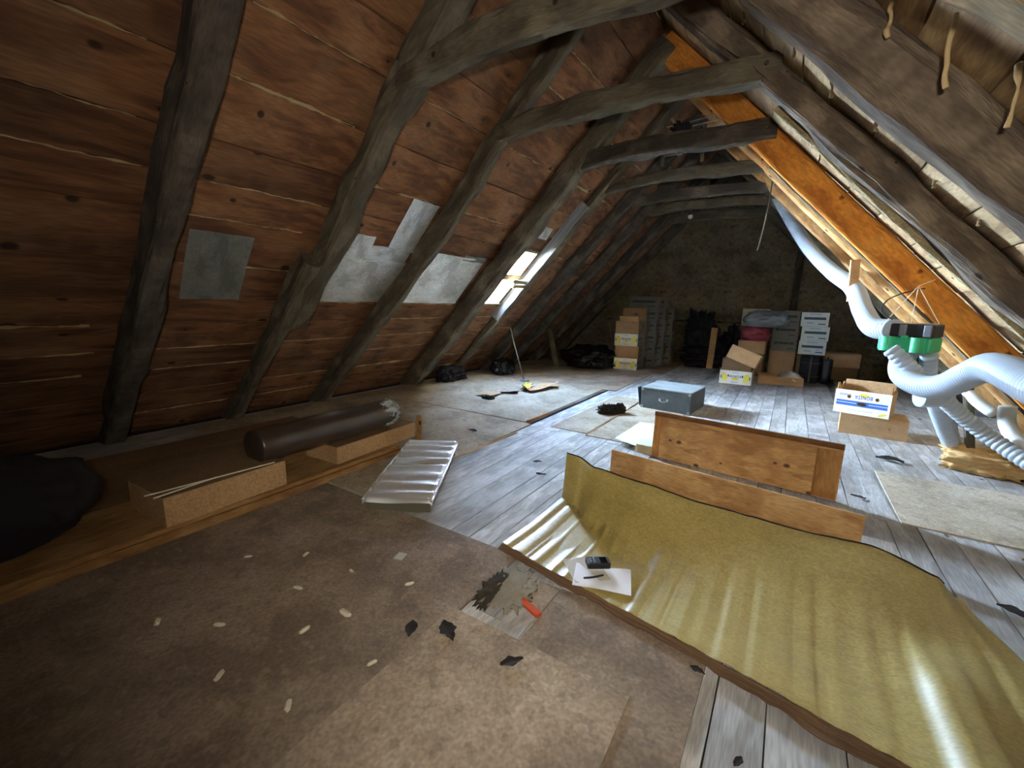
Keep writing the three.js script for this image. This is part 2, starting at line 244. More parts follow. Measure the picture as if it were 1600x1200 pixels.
// ---------- floor ----------
const floor = struct('floor');
{ const m = part('sub_floor', box(9.4, 0.2, 16.4), M.wire, floor); m.position.set(-1.6, -0.13, -4.6); m.material = std({ color: '#2c241d', roughness: 1 }); }
{
  const r = rng(91), geos = [0, 1, 2, 3, 4].map((k) => plankGeo(1, 0.026, 1, 40 + k, 0, 1, 1));
  // boards run away from the camera; widths vary
  let x = -2.62, row = 0;
  const variants = [];
  for (let k = 0; k < 6; k++) variants.push(plankGeo(2.6, 0.026, 0.19, 300 + k, 0.0022, 1.1, 14));
  while (x < 2.82) {
    const w = rr(0.15, 0.24, r); let z = 3.1 - rr(0, 1.6, r);
    const segs = [[3.3, z]]; while (z > -12.3) { const l = rr(2.2, 4.2, r), z2 = Math.max(z - l, -12.3); segs.push([z, z2]); z = z2; }
    for (const [a, b] of segs) {
      const L = a - b; if (L < 0.3) continue;
      const m = part('floor_board', variants[Math.floor(r() * 6)], M.board[Math.floor(r() * 4)], floor);
      m.rotation.y = Math.PI / 2; m.scale.set((L - 0.004) / 2.6, 1, (w - 0.006) / 0.19); m.position.set(x + w / 2, -0.013 + rr(-0.0015, 0.0015, r), (a + b) / 2);
    }
    x += w;
  }
  // boards under the left side, mostly covered by sheets
  for (let xx = -5.9; xx < -2.7; xx += 0.4) for (const [a, b] of [[3.3, -1.6], [-1.6, -7.2], [-7.2, -12.3]]) { const m = part('floor_board', variants[1], M.board[0], floor); m.rotation.y = Math.PI / 2; m.scale.set((a - b - 0.004) / 2.6, 1, 0.394 / 0.19); m.position.set(xx + 0.2, -0.014, (a + b) / 2); }
  // sheets of fibreboard and chipboard laid over the boards
  const lay = (x0, x1, z0, z1, mat, th, y, ry, seed) => { const g = plankGeo(Math.abs(z1 - z0), th, x1 - x0, seed, 0.003, 1.3, 20), m = part('floor_panel', g, mat, floor); m.rotation.y = Math.PI / 2 + ry; m.position.set((x0 + x1) / 2, y + th / 2, (z0 + z1) / 2); };
  lay(-5.75, -2.72, -4.6, -7.3, M.chip, 0.012, 0.001, 0.004, 1); lay(-5.75, -2.62, -2.03, -4.56, M.chip, 0.014, 0.001, -0.004, 2);
  lay(-5.75, -2.5, -7.33, -9.8, M.panelB, 0.012, 0.001, 0.0, 3); lay(-4.6, -2.3, -9.85, -12.2, M.panelB, 0.012, 0.001, 0, 4);
  lay(-2.36, -1.885, -4.62, -6.95, M.pink, 0.008, 0.001, -0.01, 5); lay(-1.86, -1.14, -4.55, -6.7, M.pink, 0.008, 0.001, -0.01, 6);
  lay(-3.06, -1.205, 0.7, -2.0, M.panel, 0.016, 0.001, 0.005, 7); lay(-0.865, -0.14, -0.6, -1.88, M.panel, 0.016, 0.001, -0.005, 8);
  lay(-1.23, -0.35, 0.6, -1.44, M.panelB, 0.012, 0.017, 0.006, 9); lay(-3.06, -1.23, 3.2, 0.7, M.panel, 0.016, 0.001, 0, 10);
  lay(0.83, 1.92, -3.94, -5.16, M.palePanel, 0.01, 0.001, 0.0, 11); lay(0.685, 0.805, -3.94, -5.1, M.board[2], 0.004, 0.001, 0.015, 12);
  lay(-1.155, -1.0, -1.52, -1.86, M.board[0], 0.006, 0.001, 0.0, 13); lay(-0.99, -0.87, -1.66, -1.88, M.panelB, 0.012, 0.001, 0.0, 14);
}

// ---------- the roof slopes ----------
const SLOPE = 4.69 / S;
function slopeGroup(name, left) {
  const g = struct(name), X = V(0, 0, left ? -1 : 1), N = V(left ? -S : S, C, 0), U = V(left ? C : -C, S, 0);
  g.quaternion.setFromRotationMatrix(new THREE.Matrix4().makeBasis(X, N, U)); g.position.set(left ? EAVE_L : EAVE_R, 0, 0); return g;
}
const win = { x0: 6.05, x1: 6.73, s0: 1.5 / S, s1: 2.38 / S };
const wallL = slopeGroup('wall_left', true), wallR = slopeGroup('wall_right', false);
{ // outer slabs; the left one has the window opening
  const sh = new THREE.Shape([[-3.5, -0.3], [12.7, -0.3], [12.7, SLOPE + 0.06], [-3.5, SLOPE + 0.06]].map(([a, b]) => new THREE.Vector2(a, b)));
  sh.holes.push(new THREE.Path([[win.x0, win.s0], [win.x0, win.s1], [win.x1, win.s1], [win.x1, win.s0]].map(([a, b]) => new THREE.Vector2(a, b))));
  const g = new THREE.ExtrudeGeometry(sh, { depth: 0.24, bevelEnabled: false }); g.rotateX(Math.PI / 2); // shape y -> z, extrudes towards -y
  const m = part('roofing', boxUV(g, 1), M.sheath[0], wallL); m.position.y = 0.28;
  const s2 = new THREE.Shape([[-12.7, -0.3], [3.5, -0.3], [3.5, SLOPE + 0.06], [-12.7, SLOPE + 0.06]].map(([a, b]) => new THREE.Vector2(a, b)));
  const g2 = new THREE.ExtrudeGeometry(s2, { depth: 0.1, bevelEnabled: false }); g2.rotateX(Math.PI / 2);
  part('roofing', boxUV(g2, 1), M.sheathR[0], wallR).position.y = 0.14;
}
const seamsL = [0, 0.26, 0.5, 0.78, 1.0, 1.25, 1.47, 1.78, 2.13, 2.36, 2.6, 2.93, 3.26, 3.5, 3.78, 4.05, 4.35, 4.66].map((y) => y / S);
const railsL = [-1.38, -2.74, -4.06, -5.64, -6.95, -7.98, -9.0, -10.2, -11.4].map((z) => -z);
{
  const r = rng(5), vs = []; for (let k = 0; k < 8; k++) vs.push(plankGeo(3, 0.024, 0.3, 500 + k, 0.006, 1.4, 26));
  const cutsAll = [-3.3, -1.2, ...railsL, 12.4];
  for (let i = 0; i < seamsL.length - 1; i++) {
    const s0 = seamsL[i], s1 = seamsL[i + 1], w = s1 - s0; let cuts = [-3.3];
    let k = i % 2; while (k < cutsAll.length - 1) { if (cutsAll[k] > -3.2) cuts.push(cutsAll[k]); k += 2; } cuts.push(12.4);
    const inWin = s1 > win.s0 + 0.01 && s0 < win.s1 - 0.01;
    for (let c = 0; c < cuts.length - 1; c++) {
      let spans = [[cuts[c], cuts[c + 1]]];
      if (inWin) spans = spans.flatMap(([a, b]) => (b <= win.x0 || a >= win.x1 ? [[a, b]] : [[a, win.x0], [win.x1, b]].filter(([p, q]) => q - p > 0.05)));
      for (const [a, b] of spans) {
        const m = part('sheathing_board', vs[Math.floor(r() * 8)], M.sheath[Math.floor(r() * 3)], wallL);
        m.scale.set((b - a - 0.004) / 3, 1, (w - 0.012) / 0.3); m.position.set((a + b) / 2, 0.013 + rr(0, 0.004, r), (s0 + s1) / 2); m.rotation.x = rr(-0.025, 0.03, r); m.rotation.y = rr(-0.004, 0.004, r);
      }
    }
    // pale mortar squeezed out along some seams
    for (let c = 0; c < railsL.length - 3; c++) {
      const a0 = c ? railsL[c - 1] : -0.2, b0 = railsL[c];
      if (r() < 0.62 && !(inWin && c === 4)) {
        const a = a0 + 0.1 + rr(0, 0.3, r) * (b0 - a0) * 0.5, b = b0 - 0.08 - rr(0, 0.3, r) * (b0 - a0) * 0.4, pts = [], sd = 900 + i * 20 + c; if (b - a < 0.25) continue;
        const n = Math.round((b - a) / 0.05); for (let q = 0; q <= n; q++) pts.push(V(lerp(a, b, q / n), 0.0, s1 + n1(q * 0.3, sd) * 0.007 + n1(q * 1.3, sd + 1) * 0.006));
        const big = r() < 0.3 ? 1.7 : 0.75;
        part('mortar_bead', sweep(pts, (t, L) => 0.0012 + 0.013 * big * Math.pow(vn(t * L * 7, 1, sd), 2.6) + 0.006 * big * Math.pow(vn(t * L * 34, 2, sd), 2), n * 5, 7), M.mortar, wallL);
      }
    }
  }
}
{
  const r = rng(6), vs = []; for (let k = 0; k < 6; k++) vs.push(plankGeo(3, 0.024, 0.3, 600 + k, 0.006, 1.4, 22));
  let s = 0, i = 0;
  while (s < SLOPE - 0.1) {
    const w = Math.min(rr(0.26, 0.4, r), SLOPE - s + 0.02); let x = -12.4;
    while (x < 3.3) { const l = Math.min(rr(2.6, 4.2, r), 3.3 - x), m = part('sheathing_board', vs[Math.floor(r() * 6)], M.sheathR[Math.floor(r() * 3)], wallR); m.scale.set((l - 0.004) / 3, 1, (w - 0.012) / 0.3); m.position.set(x + l / 2, 0.013 + rr(0, 0.004, r), s + w / 2); m.rotation.x = rr(-0.025, 0.03, r); x += l; }
    s += w; i++;
  }
}
// gable walls
function gableShape(hole) {
  const sh = new THREE.Shape([[-6.4, -0.2], [3.2, -0.2], [3.2, 0.1], [-1.6, 5.2], [-6.4, 0.1]].map(([a, b]) => new THREE.Vector2(a, b)));
  if (hole) { const [a, b, c, d] = hole; sh.holes.push(new THREE.Path([[a, b], [a, d], [c, d], [c, b]].map(([p, q]) => new THREE.Vector2(p, q)))); } return sh;
}
{
  const back = struct('wall_back'), m = part('plaster', boxUV(new THREE.ExtrudeGeometry(gableShape(), { depth: 0.25, bevelEnabled: false }), 1.6), M.plaster, back); m.position.z = -12.68;
  part('wall_post', timber([V(0.02, 0, -12.38), V(-0.01, 1.6, -12.38), V(0.0, 3.1, -12.38)], V(1, 0, 0), 0.16, V(0, 0, 1), 0.1, 66, 0.012), M.beamD, back);
  part('wall_beam', timber([V(-4.6, 1.12, -12.42), V(-2, 1.14, -12.42), V(-0.9, 1.13, -12.42)], V(0, 1, 0), 0.05, V(0, 0, 1), 0.06, 67, 0.01), M.beamD, back);
  const front = struct('wall_front'), m2 = part('plaster', boxUV(new THREE.ExtrudeGeometry(gableShape(), { depth: 0.2, bevelEnabled: false }), 1.6), M.plaster, front); m2.position.z = 3.05;
}
// roof window
{
  const w = struct('window_1'); w.quaternion.copy(wallL.quaternion); w.position.copy(wallL.position);
  const cx = (win.x0 + win.x1) / 2, cs = (win.s0 + win.s1) / 2, W = win.x1 - win.x0, H = win.s1 - win.s0;
  for (const s of [-1, 1]) { part('frame_bar', rbox(0.045, 0.13, H, 0.006), M.frameWood, w).position.set(cx + s * (W / 2 - 0.02), 0.06, cs); }
  part('frame_bar', rbox(W + 0.06, 0.15, 0.06, 0.006), M.frameWood, w).position.set(cx, 0.05, win.s0 - 0.02); part('frame_bar', rbox(W, 0.13, 0.05, 0.006), M.frameWood, w).position.set(cx, 0.06, win.s1 - 0.02);
  part('cross_bar', rbox(W - 0.02, 0.08, 0.12, 0.006), M.frameWood, w).position.set(cx - 0.02, 0.02, cs + 0.02);
  const sl = part('prop_slat', rbox(0.42, 0.025, 0.07, 0.004), M.frameWood, w); sl.position.set(cx + 0.2, -0.12, cs + 0.03); sl.rotation.y = 0.04;
  const sl2 = part('prop_slat', rbox(0.4, 0.025, 0.05, 0.004), M.frameWood, w); sl2.position.set(cx + 0.24, -0.15, cs - 0.05); sl2.rotation.y = -0.05;
  for (const s of [-1, 1]) part('pane', box(W - 0.08, 0.004, H / 2 - 0.06), M.glass, w).position.set(cx, 0.09, cs + s * (H / 4 + 0.01));
  // torn white lining on the side of the rafter beside the window
  const ln = sheetGeo((u, v) => { const ss = lerp(1.28, 3.15, v) / S, e = n1(v * 9, 3) * 0.03 + n1(v * 30, 4) * 0.012; return V(win.x1 + 0.03 + u * 0.045 + n1(v * 14 + u * 3, 5) * 0.006, lerp(0.02, -0.16 + e * 0.6, u), ss); }, 8, 60, 0.004, 2);
  part('window_lining', ln, M.lining, w, 'torn whitish lining film');
}

// ---------- rafters and collar beams ----------
const NL = V(-S, C, 0), NR_ = V(S, C, 0), ZV = V(0, 0, 1);
const onL = (y, z, dep) => V(EAVE_L + y / T + S * dep, y - C * dep, z), onR = (y, z, dep) => V(EAVE_R - y / T - S * dep, y - C * dep, z);
const ord = ['first', 'second', 'third', 'fourth', 'fifth', 'sixth', 'seventh', 'eighth', 'ninth'];
const labL = ['rough grey rafter at the far left, the nearest one to the camera', 'thick bent rafter carrying the nearest collar beam, spliced with a second timber low down', 'slim bent rafter crossing the pale metal sheets on the left slope', 'heavy dark rafter along the left side of the bright roof window', 'rafter with white torn lining along the right side of the roof window', 'dark rafter just beyond the roof window, behind the lined one', 'dim left rafter second beyond the roof window', 'dim left rafter third beyond the roof window', 'dim left rafter last before the end wall'];
railsL.forEach((d, i) => {
  const z = -d, w = [0.2, 0.19, 0.15, 0.25, 0.19, 0.16, 0.17, 0.16, 0.16][i], dp = i === 3 ? 0.3 : i === 4 ? 0.15 : 0.24, o = thing('rafter', labL[i], 'rafter', [0, 0, 0], 0, 'left rafters');
  const mid = dp / 2 + 0.012, sd = 700 + i * 13, j = (k) => n1(k * 3.1, sd) * 0.03;
  if (i === 1) {
    part('rafter_beam', timber([onL(1.35, z - 0.02, mid), onL(2.2, z - 0.02, mid + 0.02), onL(3.1, z, mid), onL(4.6, z - 0.1, mid)], ZV, w + 0.03, NL, dp, sd, 0.03), M.beam, o);
    part('splice_timber', timber([onL(0.05, z + 0.2, mid), onL(1.0, z + 0.16, mid + 0.02), onL(2.0, z + 0.15, mid + 0.03)], ZV, 0.15, NL, dp - 0.02, sd + 1, 0.02), M.beam, o);
  } else if (i === 2) part('rafter_beam', timber([onL(0.05, z + 0.3, mid), onL(1.0, z + 0.2, mid), onL(1.9, z + 0.06, mid), onL(2.6, z, mid + 0.01), onL(3.3, z, mid), onL(4.6, z - 0.04, mid)], ZV, w, NL, dp, sd, 0.024), M.beam, o);
  else part('rafter_beam', timber([onL(0.05, z + j(1) * 2, mid), onL(1.4, z + j(2), mid + j(5) * 0.3), onL(2.8, z + j(3), mid), onL(4.6, z + j(4), mid)], ZV, w, NL, dp, sd, i < 5 ? 0.024 : 0.018), i === 0 ? M.beamD : i > 4 ? M.beamD : M.beam, o);
});
const labR = ['pale rafter crossing the top right corner of the picture', 'dark rough rafter on the right with pale boards showing beside it', 'rough right rafter with a whitish bark edge, above the orange one', 'smooth new orange right rafter with dark knots', 'brown right rafter just beyond the orange one', 'light right rafter behind the upper end of the white hose', 'dim right rafter second beyond the white hose', 'dim right rafter third beyond the white hose', 'dim right rafter last before the end wall'];
railsL.forEach((d, i) => {
  const z = i === 0 ? -1.87 : -d + (i === 1 ? -0.02 : 0), w = [0.22, 0.2, 0.19, 0.1, 0.14, 0.13, 0.14, 0.14, 0.14][i], dp = i === 3 ? 0.27 : i === 1 ? 0.24 : 0.19, o = thing('rafter', labR[i], 'rafter', [0, 0, 0], 0, 'right rafters');
  const mid = dp / 2 + 0.012, sd = 800 + i * 13, ns = i < 3 ? 0.024 : 0.006, j = (k) => n1(k * 3.7, sd) * (i === 3 ? 0.004 : 0.02);
  const mat = [M.paleBeam, M.beamR, M.beamR, M.newWood, M.ply, M.ply, M.beam, M.beamD, M.beamD][i];
  part('rafter_beam', timber([onR(0.05, z + j(1), mid), onR(1.5, z + j(2), mid), onR(3.0, z + j(3), mid), onR(4.6, z + j(4), mid)], ZV, w, NR_, dp, sd, ns, 1, 30, i === 3 ? 0.3 : 0.5), mat, o);
  if (i === 2) part('edge_strip', timber([onR(0.1, z - w * 0.42, dp + 0.02), onR(1.5, z - w * 0.42, dp + 0.015), onR(3.15, z - w * 0.42, dp + 0.02)], ZV, 0.07, NR_, 0.04, sd + 3, 0.012, 1, 60), M.bark, o, 'whitish yellow bark edge');
  if (i === 3) part('edge_strip', timber([onR(0.1, z - w * 0.4, dp + 0.016), onR(1.5, z - w * 0.4, dp + 0.014), onR(3.2, z - w * 0.4, dp + 0.016)], ZV, 0.06, NR_, 0.02, sd + 3, 0.01, 1, 60), M.beam, o, 'grey edge strip');  // grey strip along the inner edge of the orange rafter
});
const labC = ['thick collar beam nearest the camera, running out of the top of the picture', 'second collar beam, ending at the top of the orange rafter bay', 'dark collar beam with a pale lit lower edge, below the hanging rack', 'light brown collar beam just behind the pale edged one', 'grey collar beam with the small lamp cable crossing it', 'reddish collar beam above the hanging wire', 'dark collar beam last before the end wall'];
[[1, 3.27, 0.22], [2, 3.27, 0.19], [3, 3.36, 0.22], [4, 3.36, 0.17], [5, 3.34, 0.18], [6, 3.36, 0.17], [7, 3.38, 0.18]].forEach(([i, y, h], k) => {
  const z = -railsL[i] + (k < 3 ? 0.02 : 0), xl = EAVE_L + y / T + 0.12, xr = EAVE_R - y / T - 0.02, sd = 850 + k * 7, o = thing('collar_beam', labC[k], 'beam', [0, 0, 0], 0, 'collar beams');
  part('beam', timber([V(xl, y - 0.03, z), V(lerp(xl, xr, 0.35), y + 0.03 + 0.02 * n1(k, 4), z + 0.01), V(lerp(xl, xr, 0.7), y + 0.02, z), V(xr, y - 0.01, z)], V(0, 1, 0), h, ZV, k < 3 ? 0.17 : 0.12, sd, k < 3 ? 0.02 : 0.01, 1, 30), k === 2 || k === 4 ? M.beamD : M.beam, o);
  for (const e of [0.04, 0.96]) { const p = part('peg', new THREE.CylinderGeometry(0.014, 0.016, 0.2, 8), M.beam, o); p.rotation.x = Math.PI / 2; p.position.set(lerp(xl, xr, e), y, z); }
});

// mortar drips on the right slope
{
  const d = [[-0.18, 3.18, -3.49, 0.2], [0.04, 2.95, -3.67, 0.17], [0.3, 2.68, -3.71, 0.1], [0.2, 2.78, -2.59, 0.22], [0.38, 2.59, -2.41, 0.4], [0.58, 2.38, -2.41, 0.34], [0.65, 2.31, -3.85, 0.06], [-0.54, 3.56, -3.79, 0.12], [0.89, 2.06, -3.86, 0.05]];
  const lab = ['pale mortar drip left of the others on the upper right slope', 'crooked mortar drip hanging over the whitish edged rafter', 'short mortar drip below the crooked one', 'mortar drip hanging from the top edge of the picture', 'long thin mortar drip in the bay of the dark rough rafter', 'thick mortar drip at the right edge of the picture', 'stubby mortar drip low on the dark rough rafter', 'small mortar drip near the roof ridge', 'tiny mortar drip lowest on the right slope'];
  d.forEach(([x, y, z, l], i) => { const pts = []; for (let k = 0; k <= 6; k++) pts.push(V(n1(k * 0.8, 60 + i) * 0.012, -l * 0.62 * k / 6, n1(k * 0.8, 80 + i) * 0.012)); solo('mortar_drip', sweep(pts, (t) => 0.004 + 0.007 * vn(t * 5, 1, 95 + i) + 0.003 * step(0.7, 0.95, t), 24, 8), M.mortar, lab[i], 'mortar', [x, y, z], 0, 'mortar drips'); });
}

// ---------- metal sheets on the left slope ----------
function slopeSheet(label, z0, z1, y0, y1, mat, seed, skew = 0, lift = 0.004) {
  const s0 = y0 / S, s1 = y1 / S, g = sheetGeo((u, v) => { const zz = lerp(z0, z1, u) + skew * v + n1(v * 6, seed + u * 0) * 0.004, s = lerp(s0, s1, v) + n1(u * 5, seed + 9) * 0.006, dep = lift + 0.006 * Math.abs(n1(u * 3 + v * 2, seed + 2)) + 0.012 * Math.pow(Math.abs(2 * v - 1), 6) * vn(u * 4, v, seed + 6); return V(EAVE_L + s * C + S * dep, s * S - C * dep, zz); }, 16, 16, 0.002, 1);
  const m = solo('metal_sheet', g, mat, label, 'metal sheet', [0, 0, 0], 0, 'metal sheets on the left slope'); return m;
}
slopeSheet('dull dark grey metal sheet in the bay of the nearest left rafter', -1.68, -2.18, 1.49, 2.04, M.zincD, 3, 0.06);
slopeSheet('wide pale metal sheet under the torn grey strip, left of the slim rafter', -2.98, -3.98, 1.49, 1.98, M.zinc, 4);
slopeSheet('small pale metal sheet at the upper left of the wide one', -3.0, -3.38, 1.94, 2.2, M.zinc, 5, 0.03, 0.007);
slopeSheet('small pale metal sheet beside the slim rafter, below the long strip', -3.36, -3.95, 1.96, 2.12, M.zinc, 6, 0, 0.010);
slopeSheet('long narrow metal strip standing highest on the left slope', -3.58, -3.98, 2.1, 2.6, M.zinc, 7, 0.02, 0.006);
slopeSheet('tall metal sheet between the slim rafter and the roof window', -4.15, -5.46, 1.49, 2.14, M.zinc, 8);
slopeSheet('small curled metal flap on top of the sheet by the roof window', -4.95, -5.46, 2.1, 2.17, M.zincD, 9, 0, 0.012);
slopeSheet('narrow metal offcut wedged above the roof window', -6.2, -6.62, 2.56, 2.72, M.zinc, 10, 0.05, 0.005);

// ---------- ledge at the left with its boxes ----------
{
  const o = thing('low_ledge', 'long raised board ledge along the left eave, lit along its front edge', 'ledge', [0, 0, 0]);
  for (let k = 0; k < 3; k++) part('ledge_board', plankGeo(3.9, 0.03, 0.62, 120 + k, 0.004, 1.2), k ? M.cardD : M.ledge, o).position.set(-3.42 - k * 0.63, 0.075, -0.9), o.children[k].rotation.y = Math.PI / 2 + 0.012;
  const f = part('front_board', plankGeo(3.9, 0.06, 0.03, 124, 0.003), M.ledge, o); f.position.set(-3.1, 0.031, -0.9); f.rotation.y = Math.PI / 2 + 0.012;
}
function plainBox(o, w, h, d, mat, topMat, seed) { // closed carton with tape seam and folded flaps
  const t = 0.006;
  part('front_panel', box(w, h, t, 1, seed), mat, o).position.set(0, h / 2, d / 2); part('back_panel', box(w, h, t, 1, seed), mat, o).position.set(0, h / 2, -d / 2);
  for (const s of [-1, 1]) part('side_panel', box(t, h, d, 1, seed), mat, o).position.set(s * w / 2, h / 2, 0);
  part('bottom_panel', box(w, t, d), mat, o).position.set(0, t / 2, 0);
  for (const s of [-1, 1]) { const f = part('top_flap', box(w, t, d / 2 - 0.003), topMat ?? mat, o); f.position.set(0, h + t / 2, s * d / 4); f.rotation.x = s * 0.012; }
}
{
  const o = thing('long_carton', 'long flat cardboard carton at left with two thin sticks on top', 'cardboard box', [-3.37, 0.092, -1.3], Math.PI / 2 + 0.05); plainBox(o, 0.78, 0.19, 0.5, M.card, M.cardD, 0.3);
  const st = (label, p, q) => solo('thin_stick', sweep([V(...p), V(...q)], 0.005, 8, 8), M.chipW, label, 'stick');
  st('longer thin pale stick lying along the top of the left carton', [-3.2, 0.297, -0.86], [-3.13, 0.297, -1.62]); st('shorter thin pale stick crossing under the long one on the carton', [-3.12, 0.297, -0.88], [-3.17, 0.297, -1.25]);
  const o2 = thing('long_carton', 'brown cardboard carton under the plastic wrapped roll', 'cardboard box', [-3.42, 0.092, -2.66], Math.PI / 2 + 0.06); plainBox(o2, 0.98, 0.15, 0.42, M.card, M.cardD, 0.6);
  const o3 = thing('flat_board', 'upright narrow board closing the far end of the ledge', 'board', [-3.23, 0.002, -3.22], 0.1); part('board', plankGeo(0.06, 0.3, 0.02, 131, 0.001), M.ledge, o3).position.y = 0.15;
  const ro = thing('wrapped_roll', 'dark roll wrapped in shiny plastic lying on the left cartons', 'roll', [-3.35, 0.384, -2.32], 0.03);
  part('roll_body', sweep([V(0, 0, 0.75), V(0.01, 0.005, 0.1), V(0, 0, -0.58)], (t) => 0.135 + 0.012 * n1(t * 9, 33), 40, 28), M.wrap, ro);
  const cap = lump(0.136, 0.136, 0.17, 44, 0.16, 4.5, 5, false), cm = part('plastic_end', cap, M.clearWrap, ro, 'crumpled clear plastic end'); cm.position.set(0, 0.004, -0.53);
  solo('black_sack', lump(0.42, 0.24, 0.5, 71, 0.12, 2.4), M.darkCloth, 'large round black sack in the dark at the left edge', 'sack', [-3.72, 0.09, -0.25]);
}
// foil slab
{
  const o = thing('foil_slab', 'silver foil covered insulation slab with cross ripples on the floor', 'insulation slab', [-2.54, 0.0, -2.51], 0.555);
  part('foam_core', rbox(0.46, 0.115, 1.2, 0.012), M.foilSide, o, 'dark underside').position.y = 0.06;
  const g = sheetGeo((u, v) => { const x = lerp(-0.25, 0.25, u), z = lerp(0.65, -0.65, v), rip = 0.011 * Math.sin(z * 36 + 1.3 * n1(x * 4, 7) + n1(z * 3, 8) * 2) + 0.008 * n1(z * 22 + x * 4, 9); const ed = step(0.04, 0, u) + step(0.96, 1, u) + step(0.985, 1, v) + step(0.015, 0, v); return V(x, 0.132 + rip - ed * 0.02, z); }, 26, 130, 0.002, 1); part('foil_face', g, M.foil, o, 'rippled silver foil');
  for (const s of [-1, 1]) part('foil_edge', sweep([V(s * 0.245, 0.115, 0.64), V(s * 0.25, 0.118, 0), V(s * 0.245, 0.115, -0.64)], (t) => 0.008 + 0.006 * vn(t * 40, s + 2, 12), 80, 7), M.foil, o);
}

// ---------- big yellow sheet ----------
{
  const pick = (xs, ys, x) => { let k = 0; while (k < xs.length - 2 && x > xs[k + 1]) k++; return lerp(ys[k], ys[k + 1], sm(clamp((x - xs[k]) / (xs[k + 1] - xs[k])))); };
  const hOf = (x) => pick([-1.34, -1.26, -1.1, -0.77, -0.34, 0.19, 0.49, 0.83, 1.02], [0.345, 0.34, 0.28, 0.25, 0.206, 0.188, 0.2, 0.12, 0.03], x);
  const runOf = (x) => pick([-1.34, -1.2, -1.0, -0.7, -0.2, 0.3, 1.02], [0.05, 0.13, 0.38, 0.62, 0.74, 0.8, 0.6], x);
  const o = thing('floor_covering', 'large yellow sheet on the floor with its far edge curled up against plywood', 'floor covering');
  const nearZ = (x) => -2.02 + (x + 1.34) * 0.186;
  const fn = (u, v) => {
    const x0 = lerp(-1.34, 1.02, u), h = hOf(x0), zt = -2.9, zn = nearZ(x0), run = runOf(x0), zf = zt + run, q = clamp((v - 0.45) / 0.55), k = run < 0.3 ? Math.pow(q, lerp(0.55, 1, run / 0.3)) : q;
    const z = v < 0.45 ? lerp(zn, zf, v / 0.45) : zf - run * q, y = v < 0.45 ? 0 : h * Math.pow(q, lerp(1.15, 1.7, clamp(run / 0.5)));
    const low = 1 - step(0, 0.12, y), rip = (0.0028 * Math.sin(x0 * 62 + 2 * n1(x0 * 4, 3)) + 0.0022 * n1(x0 * 70, 5) + 0.0035 * n1(x0 * 31, 11) + 0.006 * n1(x0 * 11, 6)) * low * (1 - 0.4 * step(-0.2, 0.4, x0));
    const dx = x0 - 0.66, bul = 0.075 * Math.exp(-Math.pow(dx / (dx < 0 ? 0.07 : 0.16), 2)) * step(-2.5, -2.1, z) + 0.01 * n1(x0 * 3, 8) * low;
    const xr = x0 + 0.03 * step(0.9, 1, u) * step(0.5, 0, v) - 0.12 * step(0.86, 1, u) * step(0.55, 1, v);
    const curl = 0.026 * clamp(1 - (zn - z) / 0.34) * (1 - 0.5 * step(0.5, 1.0, x0));
    return V(xr, Math.max(0.022, 0.028 + y + rip + bul + curl), z + 0.006 * n1(x0 * 20, 9) * (v < 0.01 ? 1 : v > 0.99 ? 1 : 0));
  };
  part('sheet', sheetGeo(fn, 420, 50, 0.005, 2.0), M.sheet, o);
  const tg = sheetGeo((u, v) => { const x = lerp(-1.34, 1.0, u), w = 0.022 + 0.014 * vn(u * 14, 1, 4) + 0.035 * step(0.55, 0.7, u) * vn(u * 22, 3, 5); return V(x - v * 0.01, lerp(0.048, 0.021, Math.pow(v, 0.6)) - 0.012 * step(0.55, 1.0, x) * (1 - v) + 0.006 * vn(u * 50, v * 2, 6), nearZ(x) + 0.004 + w * v + 0.008 * n1(u * 60, 7) * v); }, 160, 4, 0.004, 2); part('torn_edge', tg, M.torn, o, 'brown torn backing edge');
  const dk = []; for (let k = 0; k <= 40; k++) { const p = fn(k / 40 * 0.95, 1); p.y += 0.004; p.z -= 0.004; dk.push(p); } part('top_edge', sweep(dk, (t) => 0.004 + 0.003 * vn(t * 40, 1, 2), 120, 6), M.leaf, o, 'dark dirty upper edge');
}
